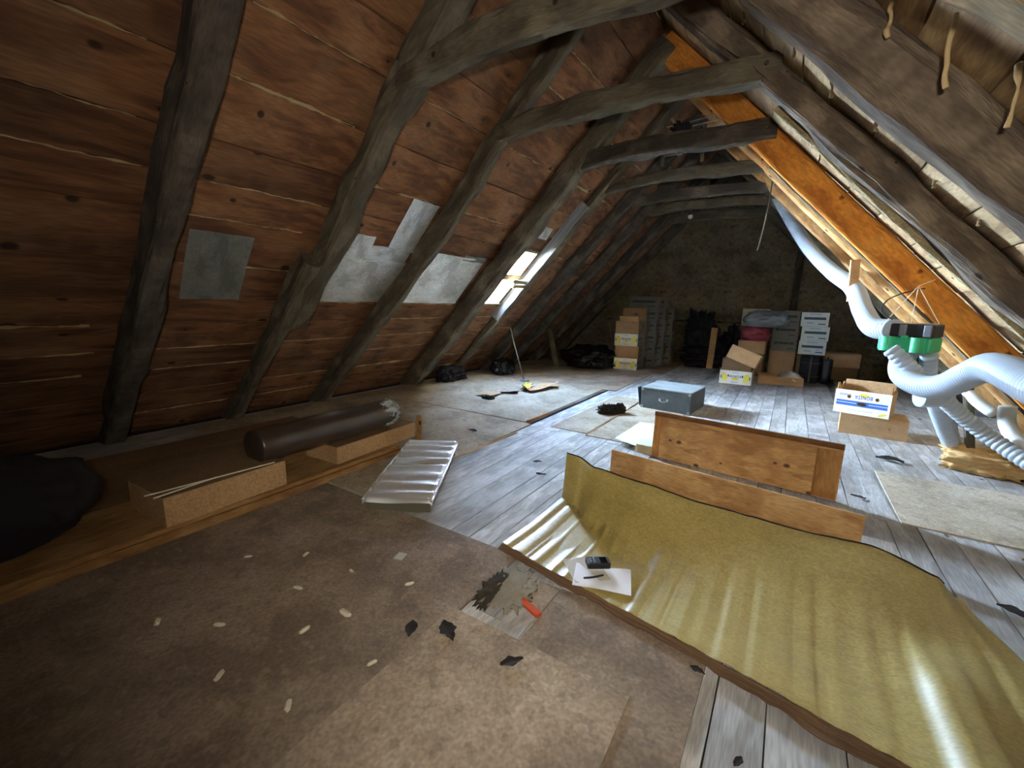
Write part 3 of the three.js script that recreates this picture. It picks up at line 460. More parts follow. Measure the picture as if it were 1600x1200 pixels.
// paper, device and pen on it
{
  const o = solo('paper_sheet', sheetGeo((u, v) => V(lerp(-0.15, 0.15, u), 0.056 + 0.01 * (0.5 - v) + 0.008 * n1(u * 2 + v * 1.4, 21) + 0.012 * step(0.6, 1, u) * v, lerp(0.11, -0.11, v)), 12, 12, 0.001), M.paper, 'white sheet of paper on the yellow sheet, under the black device', 'paper', [-0.7, 0.0, -2.04], 0.32);
  const o2 = solo('paper_sheet', sheetGeo((u, v) => V(lerp(-0.1, 0.1, u), 0.051 + 0.01 * (0.5 - v) + 0.006 * n1(u * 2 + v * 1.4, 22), lerp(0.11, -0.13, v)), 10, 10, 0.001), std({ color: '#c9c3bb' }), 'greyish sheet of paper half under the white one', 'paper', [-0.8, 0.0, -2.06], 0.75);
  const d = thing('handheld_meter', 'small black handheld device with round keys on the paper', 'device', [-0.755, 0.066, -2.11], -0.95); part('case', rbox(0.075, 0.035, 0.13, 0.008), M.black, d).position.y = 0.02;
  part('screen', rbox(0.05, 0.004, 0.04, 0.002), phy({ color: '#0c0d10', roughness: 0.08 }), d).position.set(0, 0.0385, -0.03);
  for (const [x, z] of [[-0.018, 0.022], [0.0, 0.022], [0.018, 0.022], [-0.009, 0.042], [0.011, 0.042]]) part('key', new THREE.CylinderGeometry(0.005, 0.006, 0.004, 10), M.steel, d).position.set(x, 0.0385, z);
  const p = solo('pen', sweep([V(0, 0, 0), V(0.05, 0, -0.012), V(0.11, 0.002, -0.035)], (t) => 0.0055 - 0.002 * step(0.9, 1, t), 20, 8), M.black, 'black pen lying on the white paper', 'pen', [-0.77, 0.077, -1.95], 0.5);
}
// plywood panels standing on edge
{
  const o = thing('plywood_panel', 'low plywood strip standing on edge just behind the yellow sheet', 'plywood panel', [-0.345, 0.003, -3.47], -0.155); const b = part('panel', plankGeo(1.78, 0.225, 0.02, 141, 0.001, 0.9), M.ply, o); b.position.y = 0.113; b.rotation.x = -0.06;
  const c = thing('plywood_panel', 'tall plywood panel with a dark top rail, standing behind the low strip', 'plywood panel', [-0.29, 0.003, -4.22], -0.13); const q = part('panel', plankGeo(1.52, 0.44, 0.02, 142, 0.001, 0.9), M.ply, c); q.position.y = 0.222; q.rotation.x = -0.05;
  const e = part('top_rail', rbox(1.52, 0.045, 0.03, 0.004), M.plyK, c, 'dark brown top rail'); e.position.set(0, 0.447, -0.002); const l = part('side_batten', rbox(0.06, 0.4, 0.03, 0.004), M.plyD, c); l.position.set(-0.72, 0.21, 0.015); l.rotation.x = -0.05;
  const l2 = part('side_batten', rbox(0.16, 0.4, 0.008, 0.003), M.plyM, c); l2.position.set(0.67, 0.21, 0.018); l2.rotation.x = -0.05;
  const b3 = thing('plywood_panel', 'pale board lying flat behind the tall plywood panel', 'board', [-0.1, 0.0, -5.2], -0.1); part('board', plankGeo(1.2, 0.02, 0.4, 144, 0.002), M.pink, b3).position.y = 0.012;
  const m = thing('mint_sheet', 'pale mint sheet with a folded down front edge, left of the tall panel', 'sheet'); part('sheet', sheetGeo((u, v) => V(lerp(-1.5, -1.02, u) + 0.05 * v + (v < 0.02 ? 0.03 * n1(u * 9, 4) : 0), Math.max(0.012, 0.07 + 0.05 * u - 0.09 * step(0.2, 0, v) * u + 0.014 * n1(u * 3 + v * 2, 5)), lerp(-4.38, -5.25, v) + 0.08 * u * (1 - v) - 0.1 * (1 - u) * (1 - v)), 24, 24, 0.003), M.mint, m); part('folded_edge', sheetGeo((u, v) => V(lerp(-1.22, -1.03, u), lerp(0.012, 0.085, v), -4.3 + 0.02 * n1(u * 6, 3) - 0.05 * v), 10, 6, 0.003), std({ color: '#b5a884' }), m, 'folded beige edge');
  const st = solo('dark_stub', rbox(0.03, 0.08, 0.03, 0.004), M.plyD, 'short dark peg of wood behind the tall panel', 'wood piece', [0.2, 0.04, -5.0]);
}
// black chest
{
  const o = thing('black_chest', 'black chest with a grey top and an open flap on its left end', 'chest', [-1.38, 0.0, -6.7], -0.1); const w = 0.72, h = 0.3, d = 0.72;
  part('body', rbox(w, h, d, 0.008), M.chest, o).position.y = h / 2 + 0.008; part('lid', rbox(w + 0.012, 0.02, d + 0.012, 0.006), M.chestTop, o, 'paler grey top').position.y = h + 0.016;  // lid coloured paler than the body
  const f = part('end_flap', rbox(0.012, h - 0.02, d, 0.004), M.chest, o); f.position.set(-w / 2 - 0.035, h / 2 + 0.02, 0); f.rotation.z = 0.16;
  const hd = part('handle', sweep([V(-0.055, 0, 0), V(-0.045, -0.012, 0.03), V(0.0, -0.02, 0.036), V(0.045, -0.012, 0.03), V(0.055, 0, 0)], 0.006, 24, 8), M.steel, o); hd.position.set(-0.02, h * 0.55, d / 2);
  for (const s of [-1, 1]) part('handle_plate', rbox(0.03, 0.035, 0.006, 0.002), M.steel, hd).position.set(s * 0.055, 0, 0.002);
  for (const x of [-0.34, 0.34]) for (const y of [0.03, h - 0.01]) part('corner_mount', rbox(0.035, 0.035, 0.01, 0.003), M.chestTop, o).position.set(x, y, d / 2 + 0.002);
}
// ---------- cartons ----------
function printTex(kind) {
  const c = document.createElement('canvas'); c.width = 512; c.height = 256; const x = c.getContext('2d');
  const text = (t, px, cx, cy, col, sp = 1) => { x.fillStyle = col; x.font = `bold ${px}px sans-serif`; x.textAlign = 'center'; x.textBaseline = 'middle'; x.save(); x.translate(cx, cy); x.scale(sp, 1); x.fillText(t, 0, 0); x.restore(); };
  x.fillStyle = '#efede6'; x.fillRect(0, 0, 512, 256);
  if (kind === 'fruit') {
    x.fillStyle = '#e6dd5a'; for (const cx of [80, 430]) { x.beginPath(); x.ellipse(cx, 135, 48, 88, cx < 200 ? -0.15 : 0.15, 0, 7); x.fill(); }
    x.fillStyle = '#4d78bd'; for (const cx of [28, 486]) x.fillRect(cx - 9, 100, 18, 60);
    x.fillStyle = '#ecd648'; x.beginPath(); x.ellipse(256, 158, 58, 26, 0, 0, 7); x.fill();
    text('BONITA', 62, 258, 110, '#2f65b4', 0.8); text('BANANAS', 30, 256, 215, '#7f93d6', 0.8); x.fillStyle = '#8fc3d8'; x.fillRect(200, 30, 110, 12);
  } else if (kind === 'upside') {
    x.fillStyle = '#3d6fc0'; x.fillRect(20, 112, 470, 58); x.fillStyle = '#d6e2f2'; x.fillRect(20, 134, 190, 7); x.fillRect(320, 134, 170, 7);
    x.fillStyle = '#ecd648'; x.beginPath(); x.ellipse(272, 44, 50, 24, 0, 0, 7); x.fill();
    x.save(); x.translate(270, 66); x.rotate(Math.PI); text('BONITA', 56, 0, 0, '#3a5fb0', 0.78); x.restore();
    x.save(); x.translate(250, 212); x.rotate(Math.PI); text('BANANAS DEL ECUADOR', 22, 0, 0, '#b9c4d6', 0.9); x.restore();
    x.fillStyle = '#e6dd5a'; x.beginPath(); x.ellipse(455, 226, 44, 14, -0.35, 0, 7); x.fill(); x.fillStyle = '#a9b6cf'; x.fillRect(40, 40, 110, 22);
  } else { // banded; dim is the same print with shade painted into its colours
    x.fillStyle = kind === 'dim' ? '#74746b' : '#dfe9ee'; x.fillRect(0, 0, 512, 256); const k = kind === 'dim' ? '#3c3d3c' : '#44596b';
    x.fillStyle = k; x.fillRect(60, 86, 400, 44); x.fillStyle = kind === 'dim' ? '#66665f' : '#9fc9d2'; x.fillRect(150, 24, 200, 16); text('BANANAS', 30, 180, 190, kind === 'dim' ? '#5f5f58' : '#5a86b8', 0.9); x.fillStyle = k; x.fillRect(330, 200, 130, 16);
  }
  const t = new THREE.CanvasTexture(c); t.colorSpace = THREE.SRGBColorSpace; return t;
}
const PM = Object.fromEntries(['fruit', 'upside', 'band', 'dim'].map((k) => [k, std({ map: printTex(k), roughness: 0.6 })]));
PM.pale = std({ color: '#d8d6cc' });
// opts: print (front/back material), body, holes [[x, y, rx, ry]] on the front in fractions, open (no top), flaps
function carton(name, label, pos, ry, w, h, d, o = {}) {
  const g = thing(name, label, 'cardboard box', pos, ry, o.group), t = 0.007, body = o.body ?? M.card;
  const face = () => { const s = new THREE.Shape([[-w / 2, 0], [w / 2, 0], [w / 2, h], [-w / 2, h]].map(([a, b]) => new THREE.Vector2(a, b))); for (const [hx, hy, rx, ryy] of o.holes ?? [[-0.22, 0.55, 0.016, 0.016], [0.22, 0.55, 0.016, 0.016]]) { const p = new THREE.Path(); p.absellipse(hx * w, hy * h, rx, ryy, 0, Math.PI * 2, true); s.holes.push(p); } const e = new THREE.ExtrudeGeometry(s, { depth: t, bevelEnabled: false, curveSegments: 10 }); const P = e.attributes.position, u = e.attributes.uv; for (let i = 0; i < P.count; i++) u.setXY(i, P.getX(i) / w + 0.5, P.getY(i) / h); return e; };
  const fg = face();
  part('front_panel', fg, o.print ?? body, g).position.z = d / 2 - t; const bk = part('back_panel', fg, o.print ?? body, g); bk.rotation.y = Math.PI; bk.position.z = -d / 2 + t;
  for (const s of [-1, 1]) part('side_panel', o.sidePrint ? new THREE.BoxGeometry(t, h, d - 2 * t) : box(t, h, d - 2 * t, 1, 0.3), o.sidePrint ?? o.side ?? body, g).position.set(s * (w / 2 - t / 2), h / 2, 0);
  part('bottom_panel', box(w - 2 * t, t, d - 2 * t), M.cardD, g).position.y = t / 2;
  if (!o.open) part('top_panel', box(w - 2 * t, t, d - 2 * t), o.top ?? body, g).position.y = h - t / 2;
  if (o.rim) { // taller inner tray showing inside an open lid
    for (const s of [-1, 1]) { const p = part('tray_end', shapeGeo([[-d / 2 + 0.01, 0], [d / 2 - 0.01, 0], [d / 2 - 0.01, h + 0.02], [d / 4, h + 0.06], [0.05, h + 0.02], [-0.05, h + 0.02], [-d / 4, h + 0.07], [-d / 2 + 0.01, h + 0.08]], t), M.card, g); p.rotation.y = Math.PI / 2; p.position.set(s * (w / 2 - 0.014) - t / 2, 0.004, 0); }
    part('tray_back', box(w - 0.04, h + 0.09, t), M.card, g).position.set(0, h / 2 + 0.045, -d / 2 + 0.02);
    for (let k = 0; k < 2; k++) part('tray_divider', box(w - 0.06, h * 0.8, t), M.card, g).position.set(0, h * 0.45, -d / 6 + k * d / 4.5);
  }
  if (o.flap) { const f = part('open_flap', box(w * 0.8, 0.006, d * 0.42), body, g); f.position.set(o.flap * 0.02, h + 0.05, d * 0.36); f.rotation.x = -1.0; }
  return g;
}
// right pair
carton('carton', 'plain brown carton with two round holes, under the open fruit box at right', [0.98, 0, -6.8], -0.06, 0.64, 0.25, 0.42, { holes: [[-0.24, 0.5, 0.017, 0.012], [0.24, 0.5, 0.017, 0.012]] });
carton('carton', 'open white and blue fruit box with upside down lettering, on the brown carton at right', [0.88, 0.252, -6.79], -0.27, 0.54, 0.29, 0.4, { print: PM.upside, open: true, rim: true, holes: [[-0.24, 0.72, 0.02, 0.022], [0.26, 0.72, 0.02, 0.022], [0.0, 0.45, 0.05, 0.022]] });
// middle pair
carton('carton', 'white fruit box with yellow blobs on the floor below the tilted lid', [-0.82, 0, -9.8], -0.03, 0.58, 0.27, 0.4, { print: PM.fruit, open: true, rim: false, holes: [[-0.22, 0.6, 0.016, 0.026], [0.22, 0.6, 0.016, 0.026]] });
carton('carton', 'brown tray set inside the white fruit box below the tilted lid', [-0.82, 0.012, -9.8], -0.03, 0.53, 0.5, 0.36, { holes: [], open: true, body: M.cardD });
{ const t = carton('carton', 'light brown box lid tilted on top of the white fruit box', [-0.76, 0.36, -9.72], -0.03, 0.56, 0.27, 0.4, { body: M.cardP, holes: [[-0.2, 0.62, 0.017, 0.014], [0.2, 0.62, 0.017, 0.014]] }); t.rotation.order = 'YXZ'; t.rotation.z = -0.36; t.rotation.x = -0.12; t.position.y = 0.43; }
// left stacks
{
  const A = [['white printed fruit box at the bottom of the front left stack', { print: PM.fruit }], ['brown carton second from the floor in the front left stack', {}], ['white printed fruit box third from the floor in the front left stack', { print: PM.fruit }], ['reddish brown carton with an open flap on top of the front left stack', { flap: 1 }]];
  A.forEach(([l, o], i) => carton('carton', l, [-3.24 + [0, 0.02, -0.01, 0.0][i], i * 0.287, -10.2], 0.12 - 0.02 * i, 0.54, 0.285, 0.4, { ...o, side: M.cardD, sidePrint: o.print ? PM.dim : null, holes: o.print ? [[-0.2, 0.6, 0.014, 0.024], [0.2, 0.6, 0.014, 0.024]] : undefined, group: 'boxes of the front left stack' }));  // side faces away from the window have shade painted in with darker materials
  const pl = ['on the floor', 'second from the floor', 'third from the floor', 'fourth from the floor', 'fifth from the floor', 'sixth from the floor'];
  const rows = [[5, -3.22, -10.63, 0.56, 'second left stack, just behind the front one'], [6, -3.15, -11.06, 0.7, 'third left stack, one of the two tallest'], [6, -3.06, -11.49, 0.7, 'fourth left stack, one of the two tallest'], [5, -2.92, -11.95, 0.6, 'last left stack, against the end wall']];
  rows.forEach(([n, x, z, w, where], k) => { for (let i = 0; i < n; i++) carton('carton', (i === n - 1 ? (k === 0 ? 'brown carton with a dark hand hole' : 'dim printed box') + ', topmost' : 'dim box ' + pl[i]) + ', ' + where, [x + 0.02 * ((i + k) % 2), i * 0.291, z], 0.08, w, 0.289, 0.4, { print: i === n - 1 && k === 0 ? undefined : PM.dim, body: M.card, side: M.cardD, sidePrint: (i + k) % 3 ? PM.dim : null, holes: k ? [] : [[0.02, 0.5, 0.075, 0.03]], group: 'boxes of the left stacks behind the front one' }); });  // rear stacks: shade painted into fronts and sides with dim print and darker card
}
// back row
{
  const G = 'boxes along the end wall';
  carton('carton', 'large brown carton on the floor under the three dim boxes', [-0.1, 0, -11.66], 0, 0.5, 0.58, 0.42, { holes: [[0.05, 0.6, 0.05, 0.02]], group: G });
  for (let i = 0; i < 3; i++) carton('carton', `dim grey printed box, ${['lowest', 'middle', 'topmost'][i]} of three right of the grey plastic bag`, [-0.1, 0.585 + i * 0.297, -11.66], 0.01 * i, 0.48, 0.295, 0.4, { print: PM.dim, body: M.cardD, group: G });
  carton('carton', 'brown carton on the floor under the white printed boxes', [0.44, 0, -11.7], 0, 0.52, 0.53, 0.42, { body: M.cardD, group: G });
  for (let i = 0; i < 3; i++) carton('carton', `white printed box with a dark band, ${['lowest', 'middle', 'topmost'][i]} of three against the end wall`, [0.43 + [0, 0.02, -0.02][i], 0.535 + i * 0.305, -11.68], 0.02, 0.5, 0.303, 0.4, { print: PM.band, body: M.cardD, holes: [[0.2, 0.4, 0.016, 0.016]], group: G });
  carton('carton', 'dark carton on the floor under the box with red bag', [-0.72, 0, -11.35], 0, 0.54, 0.5, 0.42, { body: M.cardD, group: G });
  carton('carton', 'brown carton with two holes under the red plastic bag', [-0.7, 0.502, -11.35], -0.04, 0.54, 0.28, 0.42, { group: G });
  carton('carton', 'white edged box half hidden behind the grey plastic bag', [-0.72, 1.1, -11.75], 0, 0.56, 0.4, 0.3, { print: PM.pale, group: G });
  carton('carton', 'dark carton on the floor under the taped brown box at far right', [0.99, 0, -11.9], 0, 0.62, 0.28, 0.4, { body: M.cardD, group: G });
  carton('carton', 'taped brown box with white labels at the right end of the back row', [1.02, 0.282, -11.9], 0.02, 0.62, 0.3, 0.4, { group: G });
  carton('carton', 'dim box behind the white edged one, next to the wall', [-0.72, 0, -11.85], 0, 0.56, 1.09, 0.3, { body: M.cardD, group: G });
  solo('plastic_bag', lump(0.29, 0.165, 0.2, 161, 0.13, 3), M.redBag, 'dark red bundle in shiny plastic on a brown carton', 'plastic bag', [-0.68, 0.784, -11.3]);
  solo('plastic_bag', lump(0.42, 0.19, 0.22, 162, 0.12, 3), M.greyBag, 'blue grey bundle in shiny plastic on top of the red one', 'plastic bag', [-0.5, 1.1, -11.32]);
  const sc = thing('suitcase', 'dark old suitcase standing on end in front of the white boxes', 'suitcase', [0.44, 0.0, -10.95], -0.25); part('shell', rbox(0.34, 0.56, 0.3, 0.03), M.darkCloth, sc).position.y = 0.285; for (const y of [0.14, 0.42]) part('strap', rbox(0.345, 0.03, 0.306, 0.004), M.black, sc).position.y = y; part('wood_rib', rbox(0.03, 0.54, 0.02, 0.004), M.beam, sc).position.set(0.03, 0.285, 0.155);
  const s2 = thing('suitcase', 'black narrow case leaning beside the old suitcase', 'suitcase', [0.72, 0.0, -11.0], -0.2); part('shell', rbox(0.16, 0.5, 0.3, 0.03), M.black, s2).position.y = 0.25; part('handle', sweep([V(0, 0.5, -0.05), V(0, 0.54, -0.03), V(0, 0.54, 0.03), V(0, 0.5, 0.05)], 0.008, 12, 8), M.wire, s2);
  const tr = carton('shallow_box', 'shallow open cardboard box holding white cloth in front of the back row', [-0.08, 0, -10.35], 0.1, 0.78, 0.16, 0.5, { open: true, holes: [] });
  solo('white_cloth', lump(0.2, 0.12, 0.16, 163, 0.15, 3), M.white, 'white cloth bundle lying in the shallow box', 'cloth', [0.1, 0.012, -10.3]);
}
// dark heaps and posts at the back
{
  solo('black_tarp', lump(0.62, 0.26, 0.6, 171, 0.25, 2.6), M.blackBag, 'heap of black plastic left of the front left box stack', 'tarp', [-4.15, 0.0, -10.0]);
  solo('black_tarp', lump(0.22, 0.18, 0.25, 172, 0.2, 3), M.blackBag, 'small black heap by the rafter foot near the pole', 'tarp', [-5.1, 0.0, -7.6]);
  solo('black_tarp', lump(0.2, 0.14, 0.35, 173, 0.25, 3), M.darkCloth, 'dark crumpled heap under the eave left of the pole', 'tarp', [-5.45, 0.0, -6.3]);
  solo('dark_wreath', lump(0.36, 0.42, 0.3, 174, 0.3, 4), M.darkCloth, 'dark shaggy bundle behind the light wooden plank at the end wall', 'bundle', [-1.92, 0.55, -12.0]);
  solo('dark_wreath', lump(0.55, 0.3, 0.35, 175, 0.3, 4), M.darkCloth, 'low dark heap of cloth below the shaggy bundle', 'bundle', [-1.8, 0.0, -12.0]);
  solo('dark_wreath', lump(0.22, 0.36, 0.22, 176, 0.3, 4), M.darkCloth, 'dark bundle right of the light wooden plank at the end wall', 'bundle', [-1.2, 0.3, -12.1]);
  const p = solo('wooden_plank', plankGeo(1.0, 0.03, 0.14, 177, 0.004), M.cardP, 'light wooden plank standing upright at the end wall', 'plank', [-1.58, 0.52, -11.6]); p.rotation.set(0, 0, Math.PI / 2 - 0.04); p.rotation.x = 0; p.rotateX(Math.PI / 2);
  const q = thing('wooden_prop', 'short wooden prop leaning under the left slope near the black heap', 'prop', [0, 0, 0]); part('post', timber([V(-4.72, 0, -9.4), V(-4.86, 0.5, -9.42), V(-4.98, 0.92, -9.45)], V(1, 0, 0), 0.14, ZV, 0.1, 178, 0.01), M.beam, q);
  const b = thing('long_handle_tool', 'thin grey pole with a small foot leaning under the roof window', 'pole', [0, 0, 0]); part('pole', sweep([V(-4.26, 0.02, -7.1), V(-4.47, 0.62, -7.1), V(-4.66, 1.2, -7.1)], 0.014, 20, 8), M.beam, b); part('foot', rbox(0.16, 0.035, 0.07, 0.01), M.grey, b).position.set(-4.24, 0.035, -7.08);
}
// debris by the pole
{
  const fl = (label, x, z, w, d, ry, mat, seed, h = 0.03) => { const m = solo('cardboard_scrap', sheetGeo((u, v) => V(lerp(-w / 2, w / 2, u), 0.02 + h * vn(u * 2.2, v * 2.2, seed) + 0.003, lerp(d / 2, -d / 2, v)), 10, 10, 0.004), mat, label, 'cardboard', [x, 0, z], ry); return m; };
  fl('flat cardboard scrap at the left end of the litter below the roof window', -4.05, -5.62, 0.3, 0.34, 0.2, M.card, 1); fl('grey cardboard scrap in the middle of the litter below the roof window', -3.92, -6.05, 0.3, 0.36, 0.5, M.panelB, 2, 0.05); fl('larger bent cardboard scrap at the right end of the litter', -3.66, -6.45, 0.3, 0.5, -0.2, M.card, 3, 0.09); fl('pale cardboard scrap behind the yellow one in the litter', -3.6, -6.85, 0.34, 0.3, 0.3, M.cardP, 6, 0.05);
  fl('bright yellow scrap in the litter below the roof window', -3.82, -6.5, 0.16, 0.3, 0.2, M.yellow, 4, 0.12);
  solo('black_clamp', lump(0.1, 0.03, 0.05, 181, 0.4, 4), M.black, 'small black twisted scrap before the litter', 'scrap', [-3.9, 0.014, -5.4]);
  solo('thin_stick', sweep([V(0, 0, 0), V(0.25, 0.12, -0.2)], 0.008, 6, 6), M.chipW, 'pale splinter sticking up from the litter', 'stick', [-3.62, 0.03, -6.6]);
  const br = (n, l, a, b, mat, r) => solo(n, sweep([V(0, 0, 0), V((b[0] - a[0]) / 2, 0, (b[1] - a[1]) / 2), V(b[0] - a[0], 0, b[1] - a[1])], r, 10, 6), mat, l, 'wood strip', [a[0], r + 0.012, a[1]]);
  br('wood_strip', 'short dark wood strip at the edge of the pale floor panel', [-2.7, -4.6], [-2.68, -5.15], M.plyD, 0.014); br('wood_strip', 'long brown wood strip along the floor seam right of the foil slab', [-2.6, -2.95], [-2.55, -4.1], M.ply, 0.01);
  const bs = solo('wood_strip', sweep([V(0, 0, 0), V(0.0, 0, -1.1), V(-0.03, 0, -2.25)], 0.009, 10, 6), M.plyD, 'long dark red wood strip in the floor gap left of the chest', 'wood strip', [-1.868, 0.008, -4.55]);
  const bat = thing('dried_husk', 'dark brown crumpled leathery thing on the floor left of the chest', 'debris', [-2.04, 0.009, -5.72], 0.9); part('husk', lump(0.14, 0.055, 0.08, 182, 0.35, 4), M.leaf, bat); part('husk', lump(0.1, 0.06, 0.05, 183, 0.35, 4), M.leaf, bat).position.set(0.16, 0, 0.03); part('pale_bit', lump(0.02, 0.012, 0.02, 184, 0.2, 3), M.chipW, bat).position.set(0.09, 0.07, 0.03);
}
// near floor litter
{
  const leaf = (label, x, z, l, ry, seed, y = 0.018, mat = M.leaf) => { const o = solo('dry_leaf', sheetGeo((u, v) => { const w = 0.25 * l * Math.sin(Math.PI * clamp(u * 0.94 + 0.03)) * (0.7 + 0.6 * vn(u * 7, 1, seed)); return V((u - 0.5) * l, 0.006 + 0.22 * l * Math.pow(Math.abs(v - 0.5), 1.5) + 0.1 * l * vn(u * 3, v, seed + 1), (v - 0.5) * w * 2); }, 18, 8, 0.002), mat, label, 'leaf', [x, y, z], ry); return o; };
  leaf('dark curled leaf with a tail near the bottom centre, right of a thinner one', -1.15, -1.3, 0.13, -0.5, 1); leaf('thin dark leaf left of the larger curled one on the near floor', -1.3, -1.22, 0.1, -1.0, 2); leaf('dark leaf lying alone on the pale near panel', -0.81, -1.31, 0.1, 0.9, 3, 0.03);
  leaf('small dark leaf in front of the yellow sheet near its middle', -0.16, -1.72, 0.06, -0.2, 4); leaf('dark leaf by the right end of the yellow sheet', 1.12, -3.02, 0.13, -0.6, 5, 0.001); leaf('dark leaf on the floor boards at the bottom right of the near panel', 0.02, -1.42, 0.05, 1.2, 6, 0.001);
  leaf('brown leaf scrap on the boards just before the yellow corner', -1.72, -3.2, 0.09, 0.3, 7, 0.001); leaf('tiny dark scrap on the boards left of the yellow corner', -1.5, -3.35, 0.07, 0.8, 8, 0.001); leaf('little dark scrap farther up the boards beyond the foil slab', -1.9, -3.45, 0.08, 0.6, 9, 0.001);
  leaf('dark scrap between the foil slab and the wall side on the pale panel', -3.0, -3.85, 0.12, 0.0, 10, 0.016); leaf('dark twig scrap on the right boards by the brown carton', 1.0, -5.6, 0.22, -0.2, 11, 0.001); leaf('thin dark scrap on the boards beside the tall plywood panel', 0.62, -4.3, 0.1, -0.3, 12, 0.001);
  leaf('reddish curled scrap at the right edge of the pale floor panel', 1.42, -3.75, 0.12, 0.2, 13, 0.001, M.plyD);
  const t = solo('pale_tile', rbox(0.055, 0.006, 0.07, 0.002), std({ color: '#b9b9ac' }), 'small pale square chip on the brown near panel', 'chip', [-1.78, 0.021, -1.6], 0.3);
  const chips = [[-1.64, -1.12, 0.07], [-1.7, -0.95, 0.05], [-2.0, -1.1, 0.05], [-2.25, -1.3, 0.045], [-2.05, -0.75, 0.05], [-1.75, -0.62, 0.05], [-2.5, -1.1, 0.04], [-1.4, -0.7, 0.05], [-1.55, -1.45, 0.045], [-2.3, -0.6, 0.05], [-1.3, -1.0, 0.04], [-1.9, -1.35, 0.035]];
  const chipLab = ['largest pale wood chip on the near floor, left of the dark leaves', 'pale wood chip just below the largest one', 'pale wood chip left of the largest one', 'pale wood chip nearest the left ledge', 'pale wood chip in the lower left of the near floor', 'pale wood chip low in the picture, below the largest one', 'pale wood chip closest to the carton on the ledge', 'pale wood chip at the bottom edge below the dark leaves', 'pale wood chip beside the small square chip', 'lowest left pale wood chip', 'pale wood chip under the thin dark leaf', 'smallest pale wood chip, left of the square chip'];
  const cg = lump(0.5, 0.12, 0.2, 191, 0.3, 3, 2);
  const base = new THREE.Mesh(cg, M.chipW);
  chips.forEach(([x, z, l], i) => { const m = base.clone(); m.name = numbered('wood_chip'); m.scale.setScalar(l); m.position.set(x, 0.017, z); m.rotation.y = i * 1.7; m.castShadow = m.receiveShadow = true; m.userData = { label: chipLab[i], category: 'wood chip', group: 'wood chips on the near floor' }; scene.add(m); });
  // floor hole between the near panels
  const b = thing('broken_brick', 'orange red brick fragment in the gap between the near floor panels', 'brick', [-0.93, 0.013, -1.655], -0.35); part('fragment', boxUV(new THREE.BoxGeometry(0.15, 0.016, 0.035, 6, 1, 2)), M.brick, b).position.y = 0.012;
  solo('rubble', lump(0.1, 0.02, 0.14, 195, 0.5, 5), M.dust, 'grey dusty rubble in the gap left of the red fragment', 'rubble', [-1.08, 0.007, -1.72], 0.2).userData.kind = 'stuff';
  solo('rubble', lump(0.05, 0.025, 0.12, 196, 0.5, 5), std({ color: '#3b342b', roughness: 1 }), 'dark crumbs along the left side of the floor gap', 'rubble', [-1.15, 0.007, -1.66], 0.1).userData.kind = 'stuff';
}

